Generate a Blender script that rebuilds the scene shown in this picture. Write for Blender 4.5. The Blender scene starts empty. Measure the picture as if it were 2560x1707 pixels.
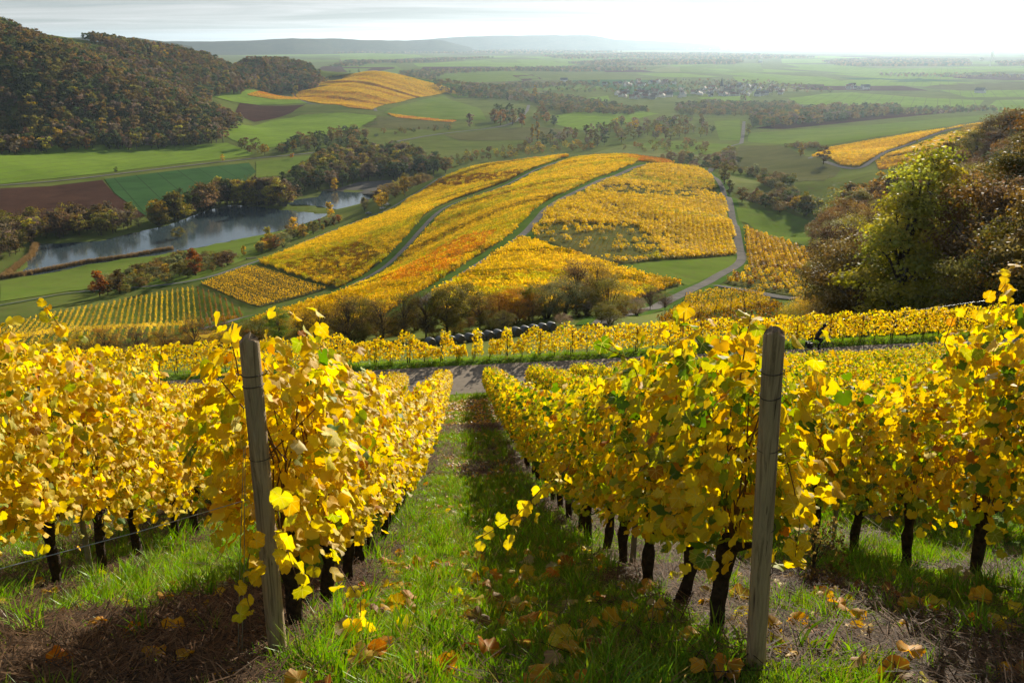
import bpy, math, random
import numpy as np
from mathutils import Vector, Matrix, Quaternion
from mathutils.geometry import delaunay_2d_cdt

# ------------------------------------------------------------------ camera, sky, sun, exposure
SC = bpy.context.scene
COL = SC.collection
R = math.radians
CZ = 125.0                       # camera height above the valley floor
PITCH = R(17.04)
FPX, PCX, PCY = 2449.0, 1280.0, 853.5
SUN_AZ, SUN_EL = R(22.0), R(17.0)    # to the right of straight ahead, above the horizon

cam = bpy.data.cameras.new('camera'); cam.sensor_width = 36.0; cam.lens = FPX / 2560 * 36
cam.clip_start = 0.1; cam.clip_end = 80000
camo = bpy.data.objects.new('camera', cam); COL.objects.link(camo)
camo.location = (0, 0, CZ); camo.rotation_euler = (R(90) - PITCH, 0, 0)
SC.camera = camo

world = bpy.data.worlds.new('World'); SC.world = world; world.use_nodes = True
wn, wl = world.node_tree.nodes, world.node_tree.links
wn.clear()
wout = wn.new('ShaderNodeOutputWorld'); wbg = wn.new('ShaderNodeBackground')
sky = wn.new('ShaderNodeTexSky'); sky.sky_type = 'NISHITA'; sky.sun_disc = False
sky.sun_elevation = SUN_EL; sky.sun_rotation = SUN_AZ
sky.altitude = 300; sky.air_density = 0.85; sky.dust_density = 0.3; sky.ozone_density = 1.0
wbg.inputs['Strength'].default_value = 0.085
# thin streaky cloud sheet: noise on a plane high above, seen along the view direction
wtc = wn.new('ShaderNodeTexCoord'); wsep = wn.new('ShaderNodeSeparateXYZ')
wl.new(wtc.outputs['Generated'], wsep.inputs[0])
def wmath(op, a, b=None, clamp=False):
    n = wn.new('ShaderNodeMath'); n.operation = op; n.use_clamp = clamp
    for i, v in enumerate((a, b)):
        if v is None: continue
        if isinstance(v, (int, float)): n.inputs[i].default_value = v
        else: wl.new(v, n.inputs[i])
    return n.outputs[0]
zc = wmath('ADD', wmath('MAXIMUM', wsep.outputs[2], 0.0), 0.035)
cu = wmath('DIVIDE', wsep.outputs[0], zc); cv = wmath('DIVIDE', wsep.outputs[1], zc)
wcomb = wn.new('ShaderNodeCombineXYZ'); wl.new(cu, wcomb.inputs[0]); wl.new(cv, wcomb.inputs[1])
wmap = wn.new('ShaderNodeMapping'); wmap.inputs['Scale'].default_value = (0.20, 0.42, 1); wmap.inputs['Rotation'].default_value = (0, 0, 0.15)
wl.new(wcomb.outputs[0], wmap.inputs[0])
wnoi = wn.new('ShaderNodeTexNoise'); wnoi.inputs['Scale'].default_value = 1.0; wnoi.inputs['Detail'].default_value = 7; wnoi.inputs['Roughness'].default_value = 0.6
wnoi.inputs['Distortion'].default_value = 0.6
wl.new(wmap.outputs[0], wnoi.inputs['Vector'])
wramp = wn.new('ShaderNodeMapRange'); wramp.inputs['From Min'].default_value = 0.40; wramp.inputs['From Max'].default_value = 0.64
wramp.inputs['To Max'].default_value = 1.0
wl.new(wnoi.outputs['Fac'], wramp.inputs['Value'])
wmix = wn.new('ShaderNodeMix'); wmix.data_type = 'RGBA'
wl.new(wramp.outputs['Result'], wmix.inputs['Factor'])
whsv = wn.new('ShaderNodeHueSaturation'); whsv.inputs['Saturation'].default_value = 0.30; whsv.inputs['Value'].default_value = 1.45
wbal = wn.new('ShaderNodeHueSaturation'); wbal.inputs['Saturation'].default_value = 0.75; wk = wn.new('ShaderNodeVectorMath'); wk.operation = 'SCALE'; wk.inputs['Scale'].default_value = 0.16; wl.new(sky.outputs[0], wk.inputs[0])
wk2 = wn.new('ShaderNodeVectorMath'); wk2.operation = 'ADD'; wk2.inputs[1].default_value = (1, 1, 1); wl.new(wk.outputs[0], wk2.inputs[0])
wk3 = wn.new('ShaderNodeVectorMath'); wk3.operation = 'DIVIDE'; wl.new(sky.outputs[0], wk3.inputs[0]); wl.new(wk2.outputs[0], wk3.inputs[1])
wl.new(wk3.outputs[0], wbal.inputs['Color'])
wtint = wn.new('ShaderNodeMix'); wtint.data_type = 'RGBA'; wtint.blend_type = 'MULTIPLY'; wtint.inputs['Factor'].default_value = 1.0
wl.new(wbal.outputs[0], wtint.inputs['A']); wtint.inputs['B'].default_value = (0.80, 0.88, 0.96, 1)
wl.new(wtint.outputs['Result'], whsv.inputs['Color'])
wl.new(wtint.outputs['Result'], wmix.inputs['A']); wl.new(whsv.outputs[0], wmix.inputs['B'])
wl.new(wmix.outputs['Result'], wbg.inputs['Color']); wl.new(wbg.outputs[0], wout.inputs['Surface'])

sun = bpy.data.lights.new('sun', 'SUN'); sun.energy = 5.0; sun.angle = R(0.55); sun.color = (1.0, 0.90, 0.73)
suno = bpy.data.objects.new('sun', sun); COL.objects.link(suno)
SUND = Vector((math.sin(SUN_AZ) * math.cos(SUN_EL), math.cos(SUN_AZ) * math.cos(SUN_EL), math.sin(SUN_EL)))
suno.rotation_euler = SUND.to_track_quat('Z', 'Y').to_euler()

SC.view_settings.view_transform = 'Standard'; SC.view_settings.look = 'None'
SC.view_settings.exposure = 0.88; SC.view_settings.gamma = 1.0; SC.view_settings.use_curve_mapping = False
SC.render.engine = 'CYCLES'
cy = SC.cycles
cy.use_denoising = True; cy.use_adaptive_sampling = True; cy.adaptive_threshold = 0.02; cy.max_bounces = 6; cy.diffuse_bounces = 3; cy.glossy_bounces = 2; cy.transmission_bounces = 4
cy.transparent_max_bounces = 8; cy.volume_bounces = 0; cy.caustics_reflective = False; cy.caustics_refractive = False

rng = np.random.default_rng(11)
random.seed(5)

# ------------------------------------------------------------------ terrain heights
SLOPE = 0.3365
ROWA = R(-3.0)                                        # the rows run a little to the left of straight ahead
RD = np.array([math.sin(ROWA), math.cos(ROWA)])       # along the rows, downhill
RN = np.array([math.cos(ROWA), -math.sin(ROWA)])      # across, to the right
PC = np.array([0.0, -25.0])                           # centre of the terrain fan, on the slope behind the photographer

def ray(px, py):
    a, b = (px - PCX) / FPX, (PCY - py) / FPX
    return np.array([a, math.cos(PITCH) + b * math.sin(PITCH), -math.sin(PITCH) + b * math.cos(PITCH)])
def by_z(px, py, z):
    r = ray(px, py); t = (z - CZ) / r[2]; return (r[0] * t, r[1] * t, z)
def by_d(px, py, d):
    r = ray(px, py); t = d / math.hypot(r[0], r[1]); return (r[0] * t, r[1] * t, CZ + r[2] * t)
def by_az(px, d, z):
    a = (px - PCX) / FPX; y = d
    for _ in range(6):
        x = a * (y * math.cos(PITCH) + (CZ - z) * math.sin(PITCH)); y = math.sqrt(max(d * d - x * x, 1.0))
    return (x, y, z)

CP = []
for a in [(55,685,0),(99,610,0),(256,602,0),(420,564,0),(567,515,0),(815,536,0),(428,630,0),(622,593,0),(850,500,0),(1000,455,2),(0,720,1),(110,690,0),
          (0,464,0),(256,440,0),(475,413,0),(640,390,1),(0,373,2),(366,360,3),(567,357,4),(0,540,0),(256,566,0),(731,569,1),
          (603,311,5),(527,238,8),(735,234,12),(650,330,3),(760,285,5),(680,245,9),(1000,330,3),(1267,318,4),(1007,256,5),(934,278,5),
          (1300,345,4),(1500,340,10),(1700,345,10),(1800,325,9),(1640,290,7),(1314,280,4),(1950,350,10),(2029,329,9),(1850,400,24),(1950,395,26),
          (1700,222,3),(1300,222,2),(2200,240,2),(2450,250,3),(2100,200,1),(1850,290,4),(2250,290,4),(2500,275,4),(1150,240,3),(-300,400,1),(-300,520,0),(-200,700,2)]:
    CP.append(by_z(*a))
for a in [(490,710,432),(622,664,470),(700,634,510),(800,590,570),(905,547,650),(971,525,660),(1055,476,690),(1120,436,720),
          (329,745,430),(146,781,410),(0,814,400),(402,818,372),(0,862,300),(200,835,345),(589,803,345),(731,767,372),(860,727,395),(960,672,420),
          (1015,620,445),(1055,573,475),(1099,529,510),(1197,489,560),(1325,432,640),(1406,401,700),(1479,388,745),
          (1084,734,240),(1153,690,270),(1216,650,300),(1300,595,345),(1336,558,380),(1362,525,415),(1457,474,490),(1508,449,540),(1581,421,610),(1629,410,650),
          (1792,449,620),(1815,491,540),(1834,560,440),(1849,625,370),(1857,648,345),(1796,690,300),(1731,725,265),(1629,770,230),
          (1550,550,400),(1600,650,310),(1650,470,540),(1545,387,740),(1691,410,700),(1400,750,220),
          (1900,520,560),(1950,600,430),(1880,460,650),(2000,460,600),(1857,568,420),(2067,644,330),(1991,744,240),(1803,709,285),(1900,780,200),(1711,744,250),
          (2025,395,800),(2150,424,720),(2248,369,850),(2248,340,950),(2417,314,1050),(2560,303,1100),
          (1040,865,140),(1388,825,150),(1550,800,160),(919,178,2500),(1018,200,2450),(1102,218,2400),(790,183,2550),(830,263,1850)]:
    CP.append(by_d(*a))
for a in [(1480,880,20),(1300,880,12),(1700,860,17),(1150,880,5),(1850,800,26),(2100,180,76),(2300,150,88),(2500,130,97),(2000,350,54),(2200,350,68),(2400,350,82),
          (2150,550,52),(2400,550,70),(2700,550,84),(2700,350,98),(2700,150,106),(2300,1300,24),(2600,1400,28),(3000,1200,60),(3000,800,80),
          (600,140,82),(200,140,82),(-300,140,82),(200,210,62),(0,250,47),(600,250,51),(900,220,63),(-300,300,32),(2000,120,88),(2400,100,95),(2800,100,99),
          (600,100,93),(1280,100,93),(1900,100,93),(-300,100,93),(-800,200,66),(-800,450,15),(-800,800,2),
          (0,1620,138),(121,1770,116),(303,1930,100),(420,2080,99),(512,2230,88),(622,2380,82),(713,2530,70),(768,2530,52),(812,2500,20),(-300,1500,150),(-800,1500,140),(-300,1250,20),(-800,1200,20),
          (366,1520,56),(512,1520,26),(100,1450,74),(200,1360,34),(0,1330,30),(560,1750,8),(440,1750,40),(300,1700,72),(640,1900,10),(650,2250,40),
          (919,1900,9),(919,2100,21),(919,2300,35),(1018,2080,7),(1018,2250,17),(830,2000,11),(830,2200,24),(830,2400,36),(780,2250,26),(960,2400,40),(300,2600,60),(600,2900,30),(0,2400,100),(919,2950,5),(790,3000,6),(1018,2850,2),
          (0,3300,30),(500,3600,5),(900,3600,0),(1400,3200,0),(1800,3300,0),(2300,3200,2),(2900,3200,10),(-600,3000,60)]:
    CP.append(by_az(*a))
for px in (-800, 0, 600, 1200, 1800, 2400, 3200):
    for d in (5000, 9000, 16000, 28000):
        CP.append(by_az(px, d, 0))
CP = np.array(CP)
def uv_of(x, y):
    dx, dy = x - PC[0], y - PC[1]
    return np.arctan2(dx, dy), np.log(np.maximum(np.hypot(dx, dy), 1.0))
cu_, cv_ = uv_of(CP[:, 0], CP[:, 1])
def tps_k(r2):
    return 0.5 * r2 * np.log(r2 + 1e-12)
n = len(CP)
K = tps_k((cu_[:, None] - cu_[None]) ** 2 + (cv_[:, None] - cv_[None]) ** 2) + np.eye(n) * 2e-4
P = np.c_[np.ones(n), cu_, cv_]
A = np.block([[K, P], [P.T, np.zeros((3, 3))]])
W = np.linalg.solve(A, np.r_[CP[:, 2], np.zeros(3)])

AZ = np.unique(np.r_[np.linspace(-88, -38, 40), np.linspace(-38, 38, 320), np.linspace(38, 88, 40)]) * math.pi / 180
LD = np.arange(math.log(14.0), math.log(31000.0), 0.0145)
def smooth(a, b, x):
    t = np.clip((x - a) / (b - a), 0, 1); return t * t * (3 - 2 * t)
DIPS = np.arange(2.0, 50.0, .25)
DIPV = np.interp(DIPS, [3.9, 5.5, 7.3, 9.9, 11.5, 16, 22, 30, 38, 47.8], [0, .20, .42, .60, .66, .74, .74, .58, .32, 0])
DIPV = np.convolve(np.pad(DIPV, 6, 'edge'), np.ones(13) / 13, 'valid')
def near_plane(x, y):
    s = x * RD[0] + y * RD[1]
    u = x * RN[0] + y * RN[1]
    dip = np.interp(s, DIPS, DIPV)                        # the slope is steepest by the posts and flattens towards the road
    lat = 0.036 * np.clip(u, -60, 60) * smooth(12, 46, s)      # the hillside rises a little to the right
    base = CZ - 1.48 - SLOPE * s + lat - dip
    # the road bench cut into the slope
    zr = CZ - 1.48 - SLOPE * 47.8 + lat
    w = s - 47.8
    bench = np.where(w < 6.2, zr - 0.02 * w, zr - 0.124 - 0.31 * (w - 6.2))
    return np.where(w > 0, bench, base)
gu, gv = np.meshgrid(AZ, LD, indexing='ij')
gx, gy = PC[0] + np.sin(gu) * np.exp(gv), PC[1] + np.cos(gu) * np.exp(gv)
gz = np.zeros_like(gu)
for i in range(gu.shape[0]):
    r2 = (gu[i][:, None] - cu_[None]) ** 2 + (gv[i][:, None] - cv_[None]) ** 2
    gz[i] = tps_k(r2) @ W[:n] + W[n] + W[n + 1] * gu[i] + W[n + 2] * gv[i]
gz = np.where(np.exp(gv) > 500, np.maximum(gz, 0.0 - 0 * gz), gz)
dist = np.hypot(gx, gy)
und = 3.2 * np.sin(gx / 310 + 1.3) * np.sin(gy / 520 + 0.4) + 2.2 * np.sin(gx / 170 + gy / 460) + 1.6 * np.sin(gx / 95 - gy / 300 + 2)
gz += smooth(2700, 3600, dist) * und * (1 - smooth(14000, 22000, dist)) * 1.3
sg = gx * RD[0] + gy * RD[1]
wn_ = smooth(62, 92, sg)
gz = near_plane(gx, gy) * (1 - wn_) + gz * wn_
ug = gx * RN[0] + gy * RN[1]
gz = np.where((sg < 46.5) & (np.abs(ug) < 33), gz - 0.25, gz)          # room for the finer vineyard floor laid over it
POND = [(55,686),(75,655),(91,631),(99,610),(170,607),(256,602),(329,584),(420,564),(512,529),(567,515),(622,516),(695,525),(768,533),(815,536),(804,547),(731,569),(622,593),(512,615),(428,630),(380,640),(311,647),(219,662),(110,684)]
POND2 = [(797,492),(806,479),(850,480),(938,485),(930,505),(901,522),(850,524),(808,518),(770,512),(690,512),(720,503)]
MUD = [(806,477),(850,470),(897,456),(1000,450),(1006,466),(940,484),(850,479)]
PW = [np.array([by_z(a, b, 0.2)[:2] for a, b in p]) for p in (POND, POND2)]
def inside(poly, x, y):
    c = np.zeros(np.shape(x), bool); m_ = len(poly)
    for i in range(m_):
        x1, y1 = poly[i]; x2, y2 = poly[(i + 1) % m_]
        t = (y1 > y) != (y2 > y)
        c ^= t & (x < (x2 - x1) * (y - y1) / (y2 - y1 + 1e-12) + x1)
    return c
inw = inside(PW[0], gx, gy) | inside(PW[1], gx, gy)
gz = np.where(inw, -0.9, np.where(dist > 350, np.maximum(gz, 0.45), gz))
du_i = np.diff(LD)[0]
def H(x, y):
    x = np.asarray(x, float); y = np.asarray(y, float)
    u, v = uv_of(x, y)
    iu = np.clip(np.searchsorted(AZ, u) - 1, 0, len(AZ) - 2)
    fu = np.clip((u - AZ[iu]) / (AZ[iu + 1] - AZ[iu]), 0, 1)
    t = np.clip((v - LD[0]) / du_i, 0, len(LD) - 1.001); iv = t.astype(int); fv = t - iv
    z = (gz[iu, iv] * (1 - fu) + gz[iu + 1, iv] * fu) * (1 - fv) + (gz[iu, iv + 1] * (1 - fu) + gz[iu + 1, iv + 1] * fu) * fv
    s = x * RD[0] + y * RD[1]
    return np.where(s < 61, near_plane(x, y), z)
TT = np.exp(np.arange(math.log(1.5), math.log(30000), 0.004))
def at(px, py, lift=0.0):
    """where the sight line through a photograph pixel meets the ground"""
    r = ray(px, py)
    z = CZ + r[2] * TT; hh = H(r[0] * TT, r[1] * TT) + lift
    k = np.nonzero(z < hh)[0]
    if len(k) == 0: t1 = TT[-1]; t0 = t1
    else: t1 = TT[k[0]]; t0 = TT[max(k[0] - 1, 0)]
    for _ in range(18):
        tm = 0.5 * (t0 + t1)
        if CZ + r[2] * tm < float(H(r[0] * tm, r[1] * tm)) + lift: t1 = tm
        else: t0 = tm
    return np.array([r[0] * t1, r[1] * t1])
def azd(px, d):
    z = 60.0
    for _ in range(3): x, y, _z = by_az(px, d, z); z = float(H(x, y))
    return np.array([x, y])

# ------------------------------------------------------------------ helpers
def mesh_np(name, verts, faces, mats=(), tint=None, smooth_=False, uv=None):
    me = bpy.data.meshes.new(name)
    verts = np.asarray(verts, np.float32); faces = np.asarray(faces, np.int32)
    nf, k = faces.shape
    me.vertices.add(len(verts)); me.vertices.foreach_set('co', verts.ravel())
    me.loops.add(nf * k); me.loops.foreach_set('vertex_index', faces.ravel())
    me.polygons.add(nf); me.polygons.foreach_set('loop_start', np.arange(0, nf * k, k, dtype=np.int32))
    if smooth_: me.polygons.foreach_set('use_smooth', np.ones(nf, bool))
    me.update(calc_edges=True)
    if tint is not None:
        c = np.ones((len(verts), 4), np.float32); c[:, :3] = tint
        at_ = me.color_attributes.new('tint', 'FLOAT_COLOR', 'POINT'); at_.data.foreach_set('color', c.ravel())
    for m in mats: me.materials.append(m)
    return me
def link(name, me, parent=None, kind=None, label=None, cat=None, group=None, loc=None, mat=None):
    o = bpy.data.objects.new(name, me); COL.objects.link(o)
    if parent: o.parent = parent
    if kind: o['kind'] = kind
    if label: o['label'] = label
    if cat: o['category'] = cat
    if group: o['group'] = group
    if loc is not None: o.location = loc
    if mat is not None:
        o.material_slots[0].link = 'OBJECT'; o.material_slots[0].material = mat
    return o
def nth(n_):
    w = ['first', 'second', 'third', 'fourth', 'fifth', 'sixth', 'seventh', 'eighth', 'ninth', 'tenth']
    return w[n_ - 1] if n_ <= 10 else '%d%s' % (n_, 'th' if 10 < n_ % 100 < 14 else {1: 'st', 2: 'nd', 3: 'rd'}.get(n_ % 10, 'th'))
class MB:
    """collects boxes and tubes into one mesh"""
    def __init__(s): s.v = []; s.f = []
    def box(s, c, size, rot=None):
        b = len(s.v); c = Vector(c)
        for dz in (-.5, .5):
            for dx, dy in ((-.5, -.5), (.5, -.5), (.5, .5), (-.5, .5)):
                p = Vector((dx * size[0], dy * size[1], dz * size[2]))
                if rot: p = rot @ p
                s.v.append(tuple(c + p))
        s.f += [(b, b+3, b+2, b+1), (b+4, b+5, b+6, b+7), (b, b+1, b+5, b+4), (b+1, b+2, b+6, b+5), (b+2, b+3, b+7, b+6), (b+3, b, b+4, b+7)]
    def tube(s, pts, rad, n=6, cap=True):
        pts = [Vector(p) for p in pts]
        if not hasattr(rad, '__len__'): rad = [rad] * len(pts)
        rings = []
        for i, p in enumerate(pts):
            d = (pts[min(i+1, len(pts)-1)] - pts[max(i-1, 0)])
            d = d.normalized() if d.length > 1e-9 else Vector((0, 0, 1))
            u = d.orthogonal().normalized() if i == 0 else (u0 - d * u0.dot(d)).normalized()
            u0 = u; w = d.cross(u); b = len(s.v)
            for k in range(n):
                a = 2 * math.pi * k / n
                s.v.append(tuple(p + (u * math.cos(a) + w * math.sin(a)) * rad[i]))
            rings.append(b)
        for a, b in zip(rings, rings[1:]):
            for k in range(n):
                s.f.append((a+k, a+(k+1) % n, b+(k+1) % n, b+k))
        if cap:
            s.f.append(tuple(rings[0]+k for k in reversed(range(n)))); s.f.append(tuple(rings[-1]+k for k in range(n)))
    def mesh(s, name, mats=(), smooth_=False):
        me = bpy.data.meshes.new(name); me.from_pydata(s.v, [], s.f)
        if smooth_: me.polygons.foreach_set('use_smooth', np.ones(len(s.f), bool))
        for m in mats: me.materials.append(m)
        return me
    def build(s, name, mat, parent=None, smooth_=False, **kw):
        return link(name, s.mesh(name, [mat], smooth_), parent, **kw)
def empty(name, loc, rz=0.0, **kw):
    o = bpy.data.objects.new(name, None); COL.objects.link(o)
    o.location = loc; o.rotation_euler = (0, 0, rz); o.empty_display_size = 0.3
    for k, v in kw.items():
        if v: o[k] = v
    return o

# ------------------------------------------------------------------ materials
def new_mat(name):
    m = bpy.data.materials.new(name); m.use_nodes = True
    nt = m.node_tree; nt.nodes.clear()
    out = nt.nodes.new('ShaderNodeOutputMaterial')
    return m, nt, out
def N(nt, typ, **kw):
    n_ = nt.nodes.new(typ)
    for k, v in kw.items():
        if k in n_.inputs: n_.inputs[k].default_value = v
        else: setattr(n_, k, v)
    return n_
def noise(nt, scale, detail=4, rough=0.55, vec=None, dist=0.0):
    n_ = N(nt, 'ShaderNodeTexNoise', Scale=scale, Detail=detail, Roughness=rough, Distortion=dist)
    if vec is not None: nt.links.new(vec, n_.inputs['Vector'])
    return n_.outputs['Fac']
def ramp(nt, fac, stops):
    r_ = nt.nodes.new('ShaderNodeValToRGB'); e = r_.color_ramp.elements
    while len(e) < len(stops): e.new(0.5)
    for el, (p, c) in zip(e, stops): el.position = p; el.color = (*c, 1)
    nt.links.new(fac, r_.inputs[0]); return r_.outputs[0]
def mixc(nt, f, a, b, mode='MIX'):
    m_ = nt.nodes.new('ShaderNodeMix'); m_.data_type = 'RGBA'; m_.blend_type = mode
    for s, v in (('Factor', f), ('A', a), ('B', b)):
        if isinstance(v, (int, float)): m_.inputs[s].default_value = v
        elif isinstance(v, tuple): m_.inputs[s].default_value = (*v, 1)
        else: nt.links.new(v, m_.inputs[s])
    return m_.outputs['Result']
def prange(nt, v, a, b, c=0.0, d=1.0):
    m_ = N(nt, 'ShaderNodeMapRange'); nt.links.new(v, m_.inputs['Value'])
    for k, x in (('From Min', a), ('From Max', b), ('To Min', c), ('To Max', d)): m_.inputs[k].default_value = x
    return m_.outputs['Result']
def finish(nt, out, col, rough=0.9, bump=None, bstr=0.3, bdist=0.05, spec=0.2, metal=0.0):
    b = N(nt, 'ShaderNodeBsdfPrincipled', Roughness=rough, Metallic=metal); b.inputs['Specular IOR Level'].default_value = spec
    if isinstance(col, tuple): b.inputs['Base Color'].default_value = (*col, 1)
    else: nt.links.new(col, b.inputs['Base Color'])
    if bump is not None:
        bp = N(nt, 'ShaderNodeBump', Strength=bstr, Distance=bdist); nt.links.new(bump, bp.inputs['Height']); nt.links.new(bp.outputs[0], b.inputs['Normal'])
    nt.links.new(b.outputs[0], out.inputs['Surface']); return b
def geo_pos(nt):
    return nt.nodes.new('ShaderNodeNewGeometry').outputs['Position']
def mat_ground(name, c1, c2, c3=None, scale=0.02, fine=0.6, stripe=None, bstr=0.4):
    """a field: two tones in broad patches, finer mottling, optional drill lines (angle, spacing, colour)"""
    m, nt, out = new_mat(name); p = geo_pos(nt)
    a = noise(nt, scale, 5, 0.6, p); b = noise(nt, fine, 4, 0.7, p)
    col = mixc(nt, prange(nt, a, 0.35, 0.65), c1, c2)
    w_ = noise(nt, scale * 2.7, 4, 0.65, p, 0.8); col = mixc(nt, 1.0, col, ramp(nt, w_, [(.30, (.74, .76, .74)), (.50, (1, 1, 1)), (.70, (1.16, 1.12, 1.05))]), 'MULTIPLY')
    if c3: col = mixc(nt, prange(nt, b, 0.50, 0.72), col, c3)
    if stripe:
        ang, sp, sc, wd = stripe
        mp = N(nt, 'ShaderNodeMapping'); mp.inputs['Rotation'].default_value = (0, 0, ang); nt.links.new(p, mp.inputs[0])
        sx = nt.nodes.new('ShaderNodeSeparateXYZ'); nt.links.new(mp.outputs[0], sx.inputs[0])
        q = N(nt, 'ShaderNodeMath', operation='PINGPONG'); nt.links.new(sx.outputs[0], q.inputs[0]); q.inputs[1].default_value = sp / 2
        f = prange(nt, q.outputs[0], wd, wd * 1.6, 1.0, 0.0)
        col = mixc(nt, f, col, sc)
    finish(nt, out, col, 1.0, b, bstr, 0.2, 0.0); return m
def mat_plain(name, c1, c2, scale=8.0, rough=0.8, bstr=0.3, spec=0.3, bdist=0.02, metal=0.0, det=5):
    m, nt, out = new_mat(name)
    tc = nt.nodes.new('ShaderNodeTexCoord'); a = noise(nt, scale, det, 0.6, tc.outputs['Object'])
    finish(nt, out, mixc(nt, prange(nt, a, 0.3, 0.7), c1, c2), rough, a, bstr, bdist, spec, metal); return m

M = {}
M['terrain'] = mat_ground('terrain_grass', (0.096, 0.134, 0.030), (0.137, 0.162, 0.041), (0.137, 0.121, 0.046), 0.012, 0.3)
M['meadow'] = mat_ground('meadow_grass', (0.116, 0.181, 0.028), (0.149, 0.199, 0.038), (0.135, 0.151, 0.043), 0.012, 0.25)
M['meadow_pale'] = mat_ground('pale_meadow', (0.151, 0.186, 0.057), (0.190, 0.203, 0.070), (0.158, 0.150, 0.064), 0.015, 0.2)
M['crop_bright'] = mat_ground('young_crop', (0.146, 0.231, 0.028), (0.174, 0.260, 0.038), (0.139, 0.199, 0.038), 0.006, 0.1, (0.4, 24, (0.120, 0.146, 0.038), 0.5))
M['crop_dark'] = mat_ground('dark_crop', (0.044, 0.098, 0.033), (0.051, 0.112, 0.039), None, 0.01, 0.3, (math.atan2(*(at(377, 522) - at(309, 449))), 21, (0.031, 0.054, 0.022), 0.28))
M['olive'] = mat_ground('olive_field', (0.101, 0.105, 0.037), (0.127, 0.123, 0.046), (0.088, 0.098, 0.037), 0.01, 0.3)
M['plough'] = mat_ground('ploughed_soil', (0.062, 0.033, 0.024), (0.081, 0.044, 0.031), (0.051, 0.029, 0.022), 0.02, 0.5)
M['stubble'] = mat_ground('stubble', (0.13, 0.11, 0.06), (0.16, 0.135, 0.075), (0.10, 0.10, 0.05), 0.02, 0.4)
M['mud'] = mat_ground('mudflat', (0.13, 0.12, 0.105), (0.17, 0.155, 0.135), (0.12, 0.11, 0.09), 0.05, 0.5)
M['asphalt'] = mat_ground('road_asphalt', (0.16, 0.152, 0.14), (0.20, 0.19, 0.175), (0.14, 0.13, 0.12), 0.1, 2.0)
M['verge'] = mat_ground('verge_grass', (0.065, 0.128, 0.022), (0.088, 0.150, 0.030), (0.105, 0.111, 0.038), 0.05, 0.6)
M['vine_floor'] = mat_ground('vineyard_floor', (0.088, 0.116, 0.030), (0.129, 0.122, 0.043), (0.112, 0.088, 0.045), 0.03, 0.7)

# ------------------------------------------------------------------ ground sheet
nu, nv = gu.shape
idx = np.arange(nu * nv).reshape(nu, nv)
quads = np.stack([idx[:-1, :-1], idx[:-1, 1:], idx[1:, 1:], idx[1:, :-1]], -1).reshape(-1, 4)
me = mesh_np('ground', np.stack([gx, gy, gz], -1).reshape(-1, 3), quads, [M['terrain']], smooth_=True)
link('ground', me, kind='structure')

def densify(poly, step, closed=True):
    out_ = []
    m_ = len(poly)
    for i in range(m_ if closed else m_ - 1):
        a, b = poly[i], poly[(i + 1) % m_]
        k = max(1, int(np.hypot(*(b - a)) / step))
        for j in range(k): out_.append(a + (b - a) * j / k)
    if not closed: out_.append(poly[-1])
    return np.array(out_)
def drape_world(name, poly, mat, off=None, step=None, kind='structure', **kw):
    poly = np.array(poly); d = np.hypot(*poly.mean(0))
    dmin = np.hypot(poly[:, 0], poly[:, 1]).min()
    if step is None: step = max(1.5, 0.02 * dmin)
    b = densify(poly, step)
    xs = np.arange(poly[:, 0].min(), poly[:, 0].max(), step); ys = np.arange(poly[:, 1].min(), poly[:, 1].max(), step * 1.3)
    X, Y = np.meshgrid(xs, ys); X = X.ravel(); Y = Y.ravel()
    k = inside(poly, X, Y); ip = np.c_[X[k], Y[k]]
    if len(ip) > 14000: ip = ip[::2]
    allp = np.r_[b, ip] if len(ip) else b
    nb = len(b)
    vs, _, fs, *_ = delaunay_2d_cdt([Vector(p) for p in allp], [(i, (i + 1) % nb) for i in range(nb)], [], 1, 1e-4)
    v = np.array([tuple(p) for p in vs]); f = np.array([t for t in fs if len(t) == 3])
    dd = np.hypot(v[:, 0], v[:, 1])
    o_ = (off if off is not None else 0.10) + 0.00022 * dd
    me = mesh_np(name, np.c_[v, H(v[:, 0], v[:, 1]) + o_], f, [mat], smooth_=True)
    return link(name, me, kind=kind, **kw)
def drape(name, pix, mat, off=None, **kw):
    return drape_world(name, [at(*p) for p in pix], mat, off, **kw)
def smooth_line(p, it=2):
    p = np.array(p, float)
    for _ in range(it):
        q = np.empty((2 * len(p) - 2, 2)); q[0::2] = 0.75 * p[:-1] + 0.25 * p[1:]; q[1::2] = 0.25 * p[:-1] + 0.75 * p[1:]
        p = np.r_[p[:1], q, p[-1:]]
    return p
def road_world(name, line, width, mat, off=0.2, kind='structure', across=4, **kw):
    l = smooth_line(line); l = densify(l, max(2.0, 0.008 * np.hypot(*l.mean(0))), False)
    t = np.gradient(l, axis=0); t /= np.linalg.norm(t, axis=1)[:, None] + 1e-9
    nrm = np.c_[-t[:, 1], t[:, 0]]
    ks = np.linspace(-0.5, 0.5, across)
    pts = l[:, None] + nrm[:, None] * (ks[None, :, None] * width)
    z = H(pts[..., 0], pts[..., 1]) + off + 0.00025 * np.hypot(pts[..., 0], pts[..., 1])
    v = np.concatenate([pts, z[..., None]], -1).reshape(-1, 3)
    i2 = np.arange(len(l) * across).reshape(len(l), across)
    q = np.stack([i2[:-1, :-1], i2[1:, :-1], i2[1:, 1:], i2[:-1, 1:]], -1).reshape(-1, 4)
    return link(name, mesh_np(name, v, q, [mat], smooth_=True), kind=kind, **kw), l
def road(name, pix, width, mat, off=0.2, **kw):
    return road_world(name, [at(*p) for p in pix], width, mat, off, **kw)

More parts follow.
